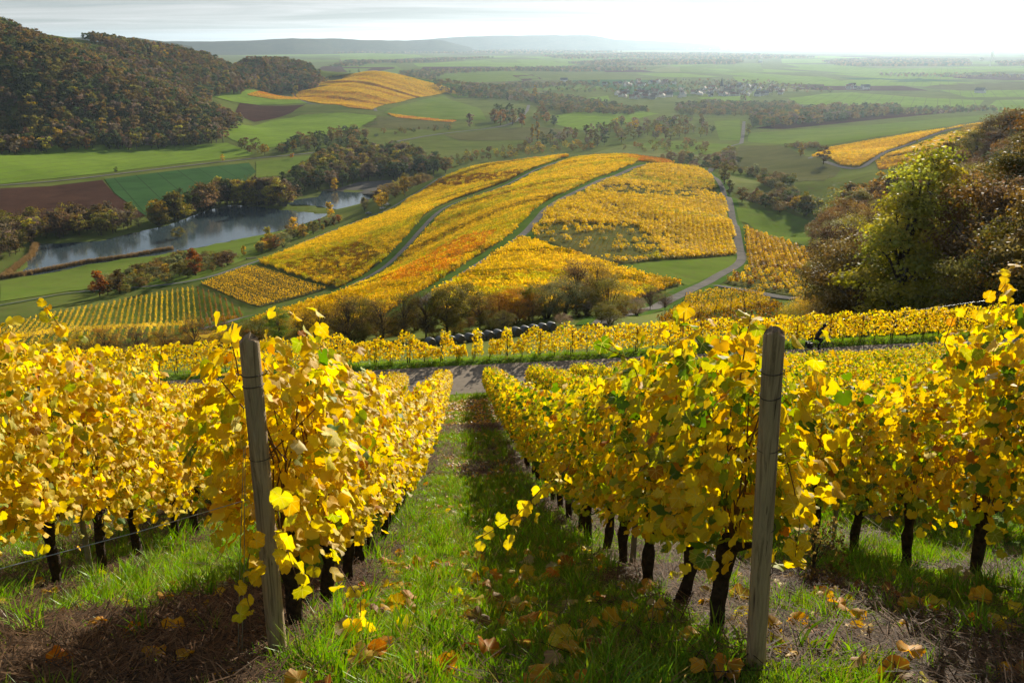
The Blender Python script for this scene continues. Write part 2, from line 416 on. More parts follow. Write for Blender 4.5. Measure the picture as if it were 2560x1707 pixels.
#@@FIELDS
FIELDS = [
 ('field', 'crop_bright', [(0,374),(183,367),(366,362),(567,358),(636,384),(622,391),(475,407),(256,434),(0,461)]),
 ('ploughed_field', 'plough', [(0,472),(121,467),(256,451),(285,485),(362,540),(256,572),(0,590)]),
 ('field', 'crop_dark', [(262,449),(439,427),(622,408),(640,430),(560,500),(402,536),(366,541),(288,485)]),
 ('meadow', 'meadow', [(640,405),(800,388),(830,400),(695,440),(640,445)]),
 ('meadow', 'meadow', [(0,705),(110,686),(219,662),(311,648),(428,633),(512,618),(622,596),(731,572),(804,550),(830,555),(760,590),(640,640),(480,705),(320,722),(175,728),(0,755)]),
 ('field', 'crop_bright', [(549,327),(600,313),(676,303),(753,289),(860,283),(940,290),(945,312),(850,330),(790,345),(695,368),(640,372),(580,350)]),
 ('ploughed_field', 'plough', [(600,257),(764,263),(731,282),(636,306),(589,280)]),
 ('field', 'crop_bright', [(530,242),(570,230),(728,233),(768,259),(700,262),(585,256)]),
 ('field', 'meadow', [(960,283),(1010,262),(1110,240),(1200,272),(1215,300),(1100,300),(1010,292)]),
 ('field', 'crop_bright', [(1120,233),(1165,227),(1250,232),(1240,243),(1140,245)]),
 ('field', 'olive', [(945,292),(1010,294),(1140,305),(1100,325),(960,322),(900,318)]),
 ('field', 'olive', [(1110,338),(1260,322),(1340,318),(1440,328),(1420,345),(1250,352),(1150,352)]),
 ('field', 'crop_bright', [(1390,290),(1440,282),(1600,278),(1650,285),(1560,310),(1500,330),(1440,325),(1390,312)]),
 ('field', 'crop_bright', [(1420,250),(1480,245),(1520,240),(1525,252),(1440,265)]),
 ('field', 'meadow', [(1110,188),(1240,184),(1340,190),(1350,200),(1200,208),(1100,204)]),
 ('field', 'plough', [(1280,190),(1330,188),(1355,198),(1310,204)]),
 ('field', 'crop_bright', [(1130,155),(1250,150),(1480,147),(1490,156),(1390,170),(1230,168),(1050,160)]),
 ('field', 'crop_bright', [(850,138),(1000,136),(1060,142),(990,150),(850,152)]),
 ('field', 'meadow', [(850,162),(990,165),(1010,176),(960,182),(860,175)]),
 ('field', 'meadow', [(1700,166),(1900,160),(1910,180),(1800,186),(1700,180)]),
 ('field', 'crop_bright', [(2050,168),(2200,173),(2400,168),(2560,166),(2560,180),(2300,192),(2100,182)]),
 ('field', 'crop_bright', [(2060,205),(2200,200),(2500,208),(2350,214),(2150,216),(2060,216)]),
 ('field', 'olive', [(2360,210),(2560,206),(2560,226),(2400,228),(2300,220)]),
 ('field', 'crop_bright', [(1970,247),(2060,235),(2130,232),(2300,245),(2460,252),(2440,272),(2250,268),(2100,268),(2000,262)]),
 ('field', 'crop_bright', [(2470,268),(2490,252),(2560,250),(2560,283),(2500,282)]),
 ('field', 'crop_bright', [(1740,245),(1870,240),(1880,252),(1790,258)]),
 ('field', 'plough', [(1885,322),(2010,300),(2200,275),(2440,275),(2300,290),(2100,310),(1960,324)]),
 ('meadow', 'meadow', [(1870,335),(2000,325),(2200,312),(2450,290),(2540,285),(2400,310),(2250,335),(2080,362),(2000,368),(1870,355)]),
 ('meadow', 'meadow', [(1785,305),(1850,300),(1852,352),(1800,352)]),
 ('meadow', 'meadow', [(1640,352),(1720,355),(1830,362),(1800,385),(1700,390),(1560,375)]),
 ('field', 'olive', [(1850,365),(1950,365),(2010,390),(2100,425),(2060,455),(1960,458),(1880,440),(1830,400)]),
 ('meadow', 'meadow_pale', [(1825,440),(1900,455),(1970,480),(2010,500),(1960,510),(1850,495),(1822,470)]),
 ('meadow', 'meadow', [(1840,520),(1960,530),(2040,560),(2060,630),(1960,600),(1870,560),(1848,555)]),
 ('meadow', 'meadow', [(1545,668),(1700,652),(1835,640),(1845,658),(1790,686),(1720,715),(1660,697)]),
 ('meadow', 'meadow_pale', [(1440,835),(1500,808),(1640,785),(1700,760),(1720,790),(1640,830),(1440,850)]),
 ('meadow', 'meadow_pale', [(1480,385),(1560,362),(1700,372),(1780,395),(1720,405),(1640,392),(1545,384)]),
]
pr_ = random.Random(4)
for d_ in (2750, 3050, 3450, 3950, 4600, 5400, 6500, 8000, 10000):
    px_ = 650 + pr_.uniform(0, 120)
    while px_ < 2750:
        w_ = pr_.uniform(110, 300); l_ = d_ * pr_.uniform(.045, .10); c_ = azd(px_ + w_ / 2, d_ * pr_.uniform(.96, 1.04)); W_ = w_ / FPX * d_ * pr_.uniform(.75, .98) / 2; a_ = pr_.uniform(-.25, .25)
        ca, sa = math.cos(a_), math.sin(a_)
        q_ = [c_ + np.array([ca * x - sa * y, sa * x + ca * y]) for x, y in ((-W_, -l_), (W_ * .3, -l_ * pr_.uniform(.8, 1.2)), (W_, -l_), (W_ * pr_.uniform(.8, 1.1), l_), (-W_ * pr_.uniform(.8, 1.1), l_))]
        if pr_.random() < .8: drape_world('field', q_, M[pr_.choices(('crop_bright', 'meadow', 'olive', 'meadow_pale', 'plough', 'crop_dark'), (5, 4, 2, 3, 1.2, 1.2))[0]], 0.02, step=max(25, .03 * d_))
        px_ += w_ + pr_.uniform(5, 40)
for nm_, mt_, px_ in FIELDS: drape(nm_, px_, M[mt_], 0.16)
#@@ROADS
R1 = [(-60,775),(80,750),(175,732),(320,722),(490,708),(622,662),(700,634),(800,590),(905,548),(971,525),(1011,500),(1055,476),(1099,446),(1120,437)]
R2 = [(500,825),(589,803),(731,767),(860,727),(883,712),(960,672),(1015,620),(1055,573),(1099,529),(1142,507),(1197,489),(1270,463),(1325,432),(1376,413),(1420,398),(1479,389)]
R3 = [(1000,790),(1084,734),(1153,690),(1216,650),(1300,595),(1336,558),(1362,525),(1398,500),(1457,474),(1508,449),(1581,421),(1629,411)]
R4 = [(1769,430),(1792,449),(1815,491),(1834,560),(1849,625),(1857,648),(1842,667),(1796,690),(1731,725),(1700,740),(1629,770),(1500,815)]
R4B = [(1788,715),(1861,725),(1991,748)]
R5 = [(2060,405),(2105,420),(2150,424),(2186,399),(2248,369),(2340,336),(2417,316)]
R6 = [(2025,398),(2035,388),(2073,371)]
RL = [(-20,466),(146,454),(292,436),(475,414),(622,398),(731,389),(810,380)]
RL2 = [(985,356),(1106,334),(1267,318),(1312,290),(1322,264)]
RV = [(1853,360),(1858,330),(1860,305)]
RV2 = [(1853,360),(1828,366),(1800,385),(1775,430)]
RH1 = [(940,279),(932,266),(960,251),(1020,237),(1080,222)]
RH2 = [(735,236),(748,253),(830,264),(852,240),(905,222),(1000,212)]
lines = {}
for nm_, l_, w_ in (('R1', R1, 3.2), ('R2', R2, 3.0), ('R3', R3, 3.1), ('R4', R4, 3.2), ('R4B', R4B, 2.6), ('R5', R5, 4.0), ('R6', R6, 3.5), ('RL', RL, 5.0), ('RL2', RL2, 6.0), ('RV', RV, 4.5), ('RV2', RV2, 3.5), ('RH1', RH1, 6.0), ('RH2', RH2, 5.0)):
    o_, lines[nm_] = road('road', l_, w_, M['asphalt'], 0.22)
    if nm_ in ('R1', 'R2', 'R3', 'R4'):
        road('road_verge', l_, w_ + (9 if nm_ in ('R2', 'R3') else 5), M['verge'], 0.12)
#@@WATER
def mat_water():
    m, nt, out = new_mat('pond_water'); p = geo_pos(nt)
    b = N(nt, 'ShaderNodeBsdfPrincipled', Roughness=0.06); b.inputs['Base Color'].default_value = (0.05, 0.075, 0.085, 1); b.inputs['IOR'].default_value = 1.33
    mp = N(nt, 'ShaderNodeMapping'); mp.inputs['Scale'].default_value = (0.5, 1.4, 1); nt.links.new(p, mp.inputs[0])
    a = noise(nt, 1.0, 3, 0.5, mp.outputs[0])
    bp = N(nt, 'ShaderNodeBump', Strength=0.09, Distance=0.25); nt.links.new(a, bp.inputs['Height']); nt.links.new(bp.outputs[0], b.inputs['Normal'])
    nt.links.new(b.outputs[0], out.inputs['Surface']); return m
M['water'] = mat_water()
for p_ in PW:
    c_ = p_.mean(0); q_ = c_ + (p_ - c_) * 1.03
    me = bpy.data.meshes.new('water'); me.from_pydata([(x, y, 0.2) for x, y in q_], [], [tuple(range(len(q_)))]); me.materials.append(M['water'])
    if me.polygons[0].normal.z < 0: me.flip_normals()
    link('water', me, kind='structure')
drape('mudflat', MUD, M['mud'], 0.10)

#@@SCATTER
PROTO = 0
def scatter(name, pts, rot, scl, idx_, protos, **kw):
    """one 'stuff' object: copies of small prototypes set out on points"""
    global PROTO
    PROTO += 1
    col = bpy.data.collections.new('prototypes_%d' % PROTO)
    for i, (me_, mt_) in enumerate(protos):
        o = bpy.data.objects.new('%s_sample_%03d_%02d' % (name, PROTO, i), me_); col.objects.link(o)
        if mt_ is not None: o.material_slots[0].link = 'OBJECT'; o.material_slots[0].material = mt_
    pts = np.asarray(pts, np.float32); k = len(pts)
    me_ = bpy.data.meshes.new(name); me_.vertices.add(k); me_.vertices.foreach_set('co', pts.ravel())
    def attr(nm, typ, field, a):
        t = me_.attributes.new(nm, typ, 'POINT'); t.data.foreach_set(field, np.ascontiguousarray(a).ravel())
    rot = np.asarray(rot, np.float32)
    if rot.ndim == 1: rot = np.c_[np.zeros(k), np.zeros(k), rot].astype(np.float32)
    scl = np.asarray(scl, np.float32)
    if scl.ndim == 1: scl = np.repeat(scl[:, None], 3, 1)
    attr('rot', 'FLOAT_VECTOR', 'vector', rot); attr('scl', 'FLOAT_VECTOR', 'vector', scl.astype(np.float32)); attr('idx', 'INT', 'value', np.asarray(idx_, np.int32))
    o = link(name, me_, kind='stuff', **kw)
    ng = bpy.data.node_groups.new(name + '_nodes', 'GeometryNodeTree')
    ng.interface.new_socket('Geometry', in_out='INPUT', socket_type='NodeSocketGeometry'); ng.interface.new_socket('Geometry', in_out='OUTPUT', socket_type='NodeSocketGeometry')
    gi, go = ng.nodes.new('NodeGroupInput'), ng.nodes.new('NodeGroupOutput')
    iop = ng.nodes.new('GeometryNodeInstanceOnPoints'); ci = ng.nodes.new('GeometryNodeCollectionInfo')
    ci.inputs['Collection'].default_value = col; ci.inputs['Separate Children'].default_value = True; ci.inputs['Reset Children'].default_value = True
    def na(nm, typ):
        n_ = ng.nodes.new('GeometryNodeInputNamedAttribute'); n_.data_type = typ; n_.inputs['Name'].default_value = nm; return n_.outputs['Attribute']
    L_ = ng.links.new
    L_(gi.outputs[0], iop.inputs['Points']); L_(ci.outputs[0], iop.inputs['Instance']); iop.inputs['Pick Instance'].default_value = True
    L_(na('idx', 'INT'), iop.inputs['Instance Index']); L_(na('rot', 'FLOAT_VECTOR'), iop.inputs['Rotation']); L_(na('scl', 'FLOAT_VECTOR'), iop.inputs['Scale'])
    L_(iop.outputs[0], go.inputs[0])
    md = o.modifiers.new('scatter', 'NODES'); md.node_group = ng
    return o
def sample_poly(poly, n_=None, spacing=None, seed=0):
    g = np.random.default_rng(seed); poly = np.array(poly)
    a, b = poly.min(0), poly.max(0)
    if spacing is None:
        area = 0.5 * abs(np.dot(poly[:, 0], np.roll(poly[:, 1], 1)) - np.dot(poly[:, 1], np.roll(poly[:, 0], 1)))
        spacing = math.sqrt(area / max(n_, 1))
    xs = np.arange(a[0], b[0] + spacing, spacing); ys = np.arange(a[1], b[1] + spacing, spacing)
    X, Y = np.meshgrid(xs, ys); X = X + g.uniform(-.42, .42, X.shape) * spacing; Y = Y + g.uniform(-.42, .42, Y.shape) * spacing
    X, Y = X.ravel(), Y.ravel(); k = inside(poly, X, Y); return np.c_[X[k], Y[k]]
def vnoise(x, y, sc, seed=0):
    """smooth lattice noise 0..1"""
    t = np.random.default_rng(seed).random((256, 256)); x = np.asarray(x) / sc + 900.3; y = np.asarray(y) / sc + 700.7
    xi, yi = np.floor(x).astype(int), np.floor(y).astype(int); fx, fy = x - xi, y - yi; fx = fx * fx * (3 - 2 * fx); fy = fy * fy * (3 - 2 * fy)
    g = lambda a, b: t[a & 255, b & 255]
    return (g(xi, yi) * (1 - fx) + g(xi + 1, yi) * fx) * (1 - fy) + (g(xi, yi + 1) * (1 - fx) + g(xi + 1, yi + 1) * fx) * fy
def unit(v): return v / (np.linalg.norm(v, axis=-1, keepdims=True) + 1e-12)
def frames(nrm, tip):
    """rotation matrices whose z is nrm and whose y is tip made square to it"""
    z = unit(nrm); y = unit(tip - (tip * z).sum(-1, keepdims=True) * z); x = np.cross(y, z)
    return np.stack([x, y, z], -1)
def stamp(base_v, base_f, mats_, pos, scl, tint=None):
    """copies of a small base mesh under many rotations -> merged arrays"""
    k, nb = len(pos), len(base_v)
    v = np.einsum('nij,vj->nvi', mats_, base_v) * np.reshape(scl, (k, 1, 1)) + pos[:, None]
    f = (base_f[None] + (np.arange(k) * nb)[:, None, None]).reshape(-1, base_f.shape[1])
    t = None if tint is None else np.repeat(tint, nb, 0)
    return v.reshape(-1, 3), f, t

#@@FOLIAGE MATERIALS
def mat_leaf(name, col=None, use='tint', trans=0.45, rough=0.55, spec=0.25, vein=False, var=0.15, tsat=1.15):
    m, nt, out = new_mat(name)
    if use == 'tint':
        a = nt.nodes.new('ShaderNodeAttribute'); a.attribute_name = 'tint'; c = a.outputs['Color']
        if col: c = mixc(nt, 1.0, c, col, 'MULTIPLY')
    else:
        oi = nt.nodes.new('ShaderNodeObjectInfo'); c = oi.outputs['Color']
    if var:
        oi2 = nt.nodes.new('ShaderNodeObjectInfo')
        h = N(nt, 'ShaderNodeHueSaturation'); nt.links.new(c, h.inputs['Color']); nt.links.new(prange(nt, oi2.outputs['Random'], 0, 1, 1 - var, 1 + var), h.inputs['Value'])
        c = h.outputs[0]
    if vein:
        tc = nt.nodes.new('ShaderNodeTexCoord')
        b = noise(nt, 3.2, 5, 0.65, tc.outputs['Object'])
        sx = nt.nodes.new('ShaderNodeSeparateXYZ'); nt.links.new(tc.outputs['Object'], sx.inputs[0])
        def mm(op, p, q=None):
            n_ = N(nt, 'ShaderNodeMath', operation=op)
            for i_, v_ in enumerate((p, q)):
                if v_ is None: continue
                if isinstance(v_, (int, float)): n_.inputs[i_].default_value = v_
                else: nt.links.new(v_, n_.inputs[i_])
            return n_.outputs[0]
        ax = mm('ABSOLUTE', sx.outputs[0]); dv = ax
        for th in (48, 104):
            dv = mm('MINIMUM', dv, mm('ABSOLUTE', mm('SUBTRACT', mm('MULTIPLY', ax, math.cos(R(th))), mm('MULTIPLY', sx.outputs[1], math.sin(R(th))))))
        rim = mm('ADD', mm('MULTIPLY', sx.outputs[0], sx.outputs[0]), mm('MULTIPLY', sx.outputs[1], sx.outputs[1]))
        c = mixc(nt, prange(nt, mm('ADD', b, mm('MULTIPLY', rim, .22)), 0.60, 0.82, 0, 0.85), c, mixc(nt, 0.75, c, (0.30, 0.11, 0.02)))
        c = mixc(nt, prange(nt, b, 0.50, 0.34, 0, 0.35), c, (0.45, 0.50, 0.04))
        c = mixc(nt, prange(nt, dv, 0.012, 0.035, 0.5, 0.0), c, (0.80, 0.72, 0.22))
    d = N(nt, 'ShaderNodeBsdfPrincipled', Roughness=rough); d.inputs['Specular IOR Level'].default_value = spec; nt.links.new(c, d.inputs['Base Color'])
    h2 = N(nt, 'ShaderNodeHueSaturation'); h2.inputs['Saturation'].default_value = tsat; h2.inputs['Value'].default_value = 1.1; nt.links.new(c, h2.inputs['Color'])
    t = N(nt, 'ShaderNodeBsdfTranslucent'); nt.links.new(h2.outputs[0], t.inputs['Color'])
    mx = N(nt, 'ShaderNodeMixShader'); mx.inputs[0].default_value = trans
    nt.links.new(d.outputs[0], mx.inputs[1]); nt.links.new(t.outputs[0], mx.inputs[2]); nt.links.new(mx.outputs[0], out.inputs['Surface'])
    return m
TREECOL = {
 'dark green': (0.040, 0.055, 0.020), 'olive': (0.095, 0.090, 0.026), 'olive-brown': (0.100, 0.075, 0.028), 'brown': (0.092, 0.064, 0.036),
 'orange-brown': (0.140, 0.086, 0.030), 'orange': (0.22, 0.115, 0.028), 'golden': (0.215, 0.158, 0.030), 'yellow': (0.29, 0.215, 0.03), 'lime': (0.185, 0.185, 0.036),
 'yellow-green': (0.165, 0.155, 0.034), 'grey-green': (0.095, 0.105, 0.050), 'grey-brown': (0.105, 0.085, 0.060), 'rust': (0.18, 0.080, 0.030), 'green': (0.075, 0.110, 0.025)}
TM = {k: mat_leaf('foliage_' + k.replace(' ', '_').replace('-', '_'), tuple(v * k_ for v, k_ in zip(c, (1.85, 1.75, 1.6))), trans=0.48, spec=0.03, var=0.38) for k, c in TREECOL.items()}
M['bark'] = mat_plain('bark', (0.050, 0.038, 0.028), (0.090, 0.070, 0.052), 3.0, 0.95, 0.6, 0.1)

QV = np.array([[-.5, 0, 0.0], [0, -.55, .06], [.5, 0, 0], [0, .62, .05]]); QF = np.array([[0, 1, 2, 3]])
def tree_meshes(seed, kind, h=1.0, nclump=24, per=60, ls=0.05, limbs=8, twigs=0, vary=.38):
    """trunk and crown for a tree of unit-ish height h; leaf faces sit on uneven clumps with gaps between"""
    g = np.random.default_rng(seed)
    if kind == 'round': cz, rx, rz = 0.53, 0.36, 0.45
    elif kind == 'tall': cz, rx, rz = 0.52, 0.24, 0.47
    elif kind == 'poplar': cz, rx, rz = 0.54, 0.105, 0.46
    elif kind == 'shrub': cz, rx, rz = 0.47, 0.52, 0.46
    elif kind == 'bare': cz, rx, rz = 0.54, 0.40, 0.45
    elif kind == 'cone': cz, rx, rz = 0.50, 0.24, 0.47
    u = unit(g.normal(size=(nclump, 3))); rr = g.uniform(0.35, 0.92, (nclump, 1)) ** 0.6
    c = u * rr * np.array([rx, rx, rz]) * h; c[:, 2] += cz * h
    if kind == 'cone':
        t = np.clip((c[:, 2] / h - 0.05) / 0.92, 0, 1); k = 1.35 * (1 - t) ** 0.75 + 0.06; c[:, :2] *= k[:, None]
    cr = g.uniform(0.24, 0.42, nclump) * rx * h * (1.25 if kind in ('poplar', 'tall', 'cone') else 1.0)
    u2 = unit(g.normal(size=(nclump, per, 3))); u2[..., 2] = np.abs(u2[..., 2]) * 0.8 + u2[..., 2] * 0.2
    pos = c[:, None] + u2 * (cr[:, None, None] * g.uniform(0.45, 1.12, (nclump, per, 1)))
    nrm = unit(u2 + g.normal(size=u2.shape) * 0.55 + np.array([0, 0, .25]))
    pos, nrm = pos.reshape(-1, 3), nrm.reshape(-1, 3)
    pos[:, 2] = np.maximum(pos[:, 2], 0.02 * h)
    tips = g.normal(size=pos.shape); k = len(pos)
    tint = np.repeat(g.uniform(1 - vary, 1 + vary, (nclump, 1)) * np.c_[g.uniform(.88, 1.15, nclump), np.ones(nclump), g.uniform(.8, 1.2, nclump)], per, 0) * g.uniform(0.75, 1.25, (k, 1))
    v, f, t = stamp(QV, QF, frames(nrm, tips), pos, g.uniform(0.6, 1.35, k) * ls * h, tint)
    crown = mesh_np('crown', v, f, [None], t)
    mb = MB()
    lean = g.normal(0, 0.02, 2)
    if kind == 'shrub':
        for i in range(max(4, limbs)):
            e = c[i % nclump]; mb.tube([(e[0] * .12, e[1] * .12, -0.03 * h), (e[0] * .5, e[1] * .5, e[2] * .5), tuple(e)], [.016 * h, .010 * h, .003 * h], 5, False)
    else:
        tp = [(0, 0, -0.04 * h), (lean[0] * h * .5, lean[1] * h * .5, .25 * h), (lean[0] * h, lean[1] * h, .55 * h), (lean[0] * h * 1.4, lean[1] * h * 1.4, .88 * h)]
        w = {'poplar': .018, 'bare': .013}.get(kind, .020)
        mb.tube(tp, [w * 1.25 * h, w * .9 * h, w * .55 * h, .003 * h], 7, False)
        for i in range(limbs):
            e = c[i % nclump]; z0 = max(.18 * h, e[2] * g.uniform(.45, .7)); s0 = Vector((lean[0] * z0, lean[1] * z0, z0)); mid = s0.lerp(Vector(e), .55) + Vector((0, 0, .03 * h))
            mb.tube([s0, mid, tuple(e)], [w * .5 * h, w * .3 * h, .002 * h], 5, False)
            for q in range(twigs):
                d_ = Vector(tuple(unit(g.normal(size=3)))); d_.z = abs(d_.z); st = mid.lerp(Vector(e), g.uniform(0, 1))
                mb.tube([st, st + d_ * cr[i % nclump] * g.uniform(.9, 1.7)], [w * .14 * h, .0012 * h], 3, False)
    trunk = mb.mesh('trunk', [None], True)
    return trunk, crown
FAR = {k: [tree_meshes(100 + i + 10 * j, k, 1.0, 22, 20, 0.082, 3, 0, .14) for i in range(4)] for j, k in enumerate(('round', 'tall', 'shrub', 'poplar', 'cone'))}
MID = {k: [tree_meshes(200 + i + 10 * j, k, 1.0, 38, 40, 0.046, 8, 3) for i in range(4)] for j, k in enumerate(('round', 'tall', 'shrub', 'poplar', 'cone'))}
MID['bare'] = [tree_meshes(260 + i, 'bare', 1.0, 32, 16, 0.036, 24, 8) for i in range(4)]
NEAR = {k: [tree_meshes(300 + i + 10 * j, k, 1.0, 64, 200, 0.0145, 14, 4) for i in range(3)] for j, k in enumerate(('round', 'tall', 'shrub', 'cone'))}
NEAR['bare'] = [tree_meshes(360 + i, 'bare', 1.0, 52, 90, 0.0145, 40, 12) for i in range(4)]
def plant_tree(name, xy, h, lod, kind, colour, label, cat, group, spread=1.0, i=None):
    tr, cr = random.choice(lod[kind]) if i is None else lod[kind][i % len(lod[kind])]
    o = empty(name, (xy[0], xy[1], float(H(xy[0], xy[1]))), random.uniform(0, 6.28), label=label, category=cat, group=group)
    o.scale = (h * spread, h * spread, h)
    link('trunk', tr, o, mat=M['bark']); link('crown', cr, o, mat=TM[colour])
    return o
def pickc(w):
    k = list(w); return random.choices(k, [w[q] for q in k])[0]
#@@PLOTS
# hedge-like lengths of trained vines for the vineyard plots beyond
def vine_seg(seed, n_=60, ls=0.36, length=2.2, hz=(0.55, 1.65), posts=True):
    g = np.random.default_rng(seed)
    x = g.uniform(-length / 2, length / 2, n_); z = g.uniform(hz[0], hz[1], n_) + 0.25 * g.normal(size=n_) * (g.random(n_) < .25); y = g.normal(0, .26, n_)
    nrm = unit(np.c_[g.normal(0, .5, n_), np.sign(y) + g.normal(0, .4, n_), g.normal(.5, .5, n_)])
    tint = g.uniform(.7, 1.25, (n_, 1)) * np.c_[g.uniform(.9, 1.1, n_), g.uniform(.85, 1.1, n_), np.ones(n_)]
    v, f, t = stamp(QV, QF, frames(nrm, np.c_[g.normal(0, .6, n_), g.normal(0, .6, n_), -np.ones(n_)]), np.c_[x, y, z], g.uniform(.7, 1.3, n_) * ls, tint)
    if posts:                                            # stems below the leaves
        sv, sf = [], []
        for px_ in (-.7, .4):
            b = len(sv)
            for q in (-.035, .035): sv += [(px_ + q, 0, -.1), (px_ + q, 0, .8)]
            sf.append((b, b + 2, b + 3, b + 1))
        sf = np.array(sf) + len(v); t = np.r_[t, np.tile([.16, .13, .5], (len(sv), 1))]; v = np.r_[v, np.array(sv)]; f = np.r_[f, sf]
    return mesh_np('vine_length', v, f, [None], t)
VM = {k: mat_leaf('vine_' + k, c, trans=0.5, spec=0.05, var=0.30) for k, c in
      {'yellow': (0.68, 0.475, 0.035), 'gold': (0.58, 0.37, 0.032), 'orange': (0.58, 0.25, 0.028), 'red': (0.45, 0.10, 0.022), 'olive': (0.24, 0.175, 0.024), 'brown': (0.26, 0.14, 0.026), 'lime': (0.46, 0.40, 0.034)}.items()}
SEG = [vine_seg(i) for i in range(4)]
SEGT = [vine_seg(20 + i, 4, 0.22) for i in range(3)]       # nearly leafless
KEYS = list(VM)
PROT = [(m_, VM[k]) for k in KEYS for m_ in SEG] + [(m_, VM['olive']) for m_ in SEGT]
def wpoly(pix): return np.array([at(*p) for p in pix])
def plot(poly, az, choose, spacing=2.0, gap=0.03, seed=0, name='vineyard_plot', floor='vine_floor', thick=1.0, inset=1.0, **kw):
    """rows of vines over a plot; choose(x, y, g) -> colour index per length (-1 none, 100 leafless)"""
    g = np.random.default_rng(seed)
    drape_world('vineyard_floor', poly, M[floor], 0.10)
    d_ = np.array([math.sin(az), math.cos(az)]); n_ = np.array([d_[1], -d_[0]])
    c = poly.mean(0); R_ = np.abs(poly - c).max() * 1.5
    a, b = np.meshgrid(np.arange(-R_, R_, 2.0), np.arange(-R_, R_, spacing)); a = (a + g.uniform(-.3, .3, a.shape)).ravel(); b = (b + g.normal(0, .05, b.shape)).ravel()
    p = c + a[:, None] * d_ + b[:, None] * n_
    k = inside(poly, p[:, 0], p[:, 1]) & (g.random(len(p)) > gap); p = p[k]
    ci = choose(p[:, 0], p[:, 1], g); k = ci >= 0; p, ci = p[k], ci[k]
    z = H(p[:, 0], p[:, 1]) + 0.1; z2 = H(p[:, 0] + d_[0], p[:, 1] + d_[1]) + 0.1
    rot = np.c_[np.zeros(len(p)), -np.arctan(z2 - z), np.full(len(p), math.atan2(d_[1], d_[0]))]
    idx_ = np.where(ci >= 100, len(KEYS) * 4 + g.integers(0, 3, len(p)), np.minimum(ci, len(KEYS) - 1) * 4 + g.integers(0, 4, len(p)))
    vig = 0.8 + 0.5 * vnoise(p[:, 0], p[:, 1], 14, seed + 3)
    return scatter(name, np.c_[p, z], rot, np.c_[np.ones(len(p)), np.full(len(p), thick), vig * g.uniform(.85, 1.15, len(p))], idx_, PROT, **kw)
Y, G_, O_, RD_, OL, BR, LI = range(7)
def bands(w, ang, width, seed, jit=0.35):
    """colour strips a few rows wide, as neighbouring growers leave them, with noise inside each"""
    def f(x, y, g):
        q = x * math.cos(ang) - y * math.sin(ang) + 10 * (vnoise(x, y, 60, seed + 9) - .5)
        b = np.floor(q / width).astype(int); t = np.random.default_rng(seed).random(4096)[b & 4095]
        t = t + jit * (vnoise(x, y, 18, seed) - .5) + 0.25 * (g.random(len(x)) - .5)
        cs = np.cumsum([w[k] for k in w]); cs = cs / cs[-1]
        return np.array(list(w))[np.clip(np.searchsorted(cs, np.clip(t, 0, .999)), 0, len(cs) - 1)]
    return f
P1 = wpoly([(1122,440),(1179,423),(1270,409),(1376,397),(1398,399),(1370,409),(1318,428),(1262,456),(1190,482),(1135,499),(1085,522),(1040,566),(1000,614),(945,662),(868,712),(846,722),(800,708),(720,684),(644,661),(700,640),(800,598),(860,577),(910,556),(975,533),(1020,503),(1062,478),(1104,449)])
w1 = wpoly([(700,668),(800,640),(900,608),(950,640),(872,706),(760,690)]); w2 = wpoly([(1100,450),(1200,438),(1312,428),(1290,448),(1180,465),(1072,472)])
def p1c(x, y, g):
    a = bands({Y: 5.5, LI: 2.4, G_: 1.3, OL: .9}, R(62), 11, 1)(x, y, g); r = g.random(len(x))
    a = np.where(inside(w1, x, y) & (r < .62), np.where(r < .3, OL, BR), a); return np.where(inside(w2, x, y) & (r < .7), np.where(r < .3, 100, BR), a)
plot(P1, R(62), p1c, seed=1, label='yellow vineyard plot on the spur above the pond')
P2 = wpoly([(1478,391),(1545,390),(1600,398),(1585,412),(1500,443),(1448,468),(1388,494),(1345,518),(1312,552),(1278,588),(1192,642),(1130,684),(1060,728),(990,775),(900,815),(720,815),(630,808),(735,776),(866,736),(893,720),(972,678),(1030,624),(1070,578),(1112,536),(1150,513),(1200,496),(1278,470),(1335,438),(1384,418),(1428,401)])
def p2c(x, y, g):
    a = bands({Y: 5.5, LI: 2.4, G_: 1.4, OL: .8}, R(62), 13, 2)(x, y, g)
    mid = inside(wpoly([(1240,585),(1205,625),(1110,690),(980,722),(950,735),(985,690),(1100,625),(1190,590)]), x, y)
    low = inside(wpoly([(980,715),(1110,690),(1000,790),(640,830),(600,800),(870,735)]), x, y)
    a = np.where(mid & (g.random(len(x)) < .75), O_, a); return np.where(low & (g.random(len(x)) < .6), G_, a)
plot(P2, R(62), p2c, seed=2, label='yellow vineyard plot with an orange band between two vineyard roads')
P3 = wpoly([(1632,414),(1700,416),(1738,419),(1765,433),(1785,452),(1806,492),(1822,556),(1836,620),(1838,638),(1700,647),(1545,662),(1500,648),(1400,616),(1312,590),(1348,562),(1374,528),(1408,505),(1466,480),(1516,456),(1588,428)])
b1 = wpoly([(1500,468),(1640,466),(1812,470),(1818,496),(1700,500),(1560,492),(1480,478)]); b2 = wpoly([(1310,592),(1348,565),(1480,562),(1590,566),(1640,600),(1660,640),(1545,664),(1400,618)])
def p3c(x, y, g):
    a = bands({Y: 6.5, LI: 2, G_: 1.0, OL: .7}, R(80), 22, 3)(x, y, g); r = g.random(len(x))
    thin = vnoise(x, y, 16, 77)
    q = inside(b1, x, y) & (r < .9); a = np.where(q, np.where(r < .86, 100, a), a)
    q = inside(b2, x, y) & (r < .97 - .35 * np.clip(thin - .62, 0, 1)); a = np.where(q, np.where(r < .93, 100, a), a)
    return np.where((a < 100) & (thin > .60) & (r < .40), 100, a)
plot(P3, R(9), p3c, seed=3, thick=1.9, spacing=1.7, floor='vine_floor', label='broad yellow vineyard plot with leafless patches beside the curving road')
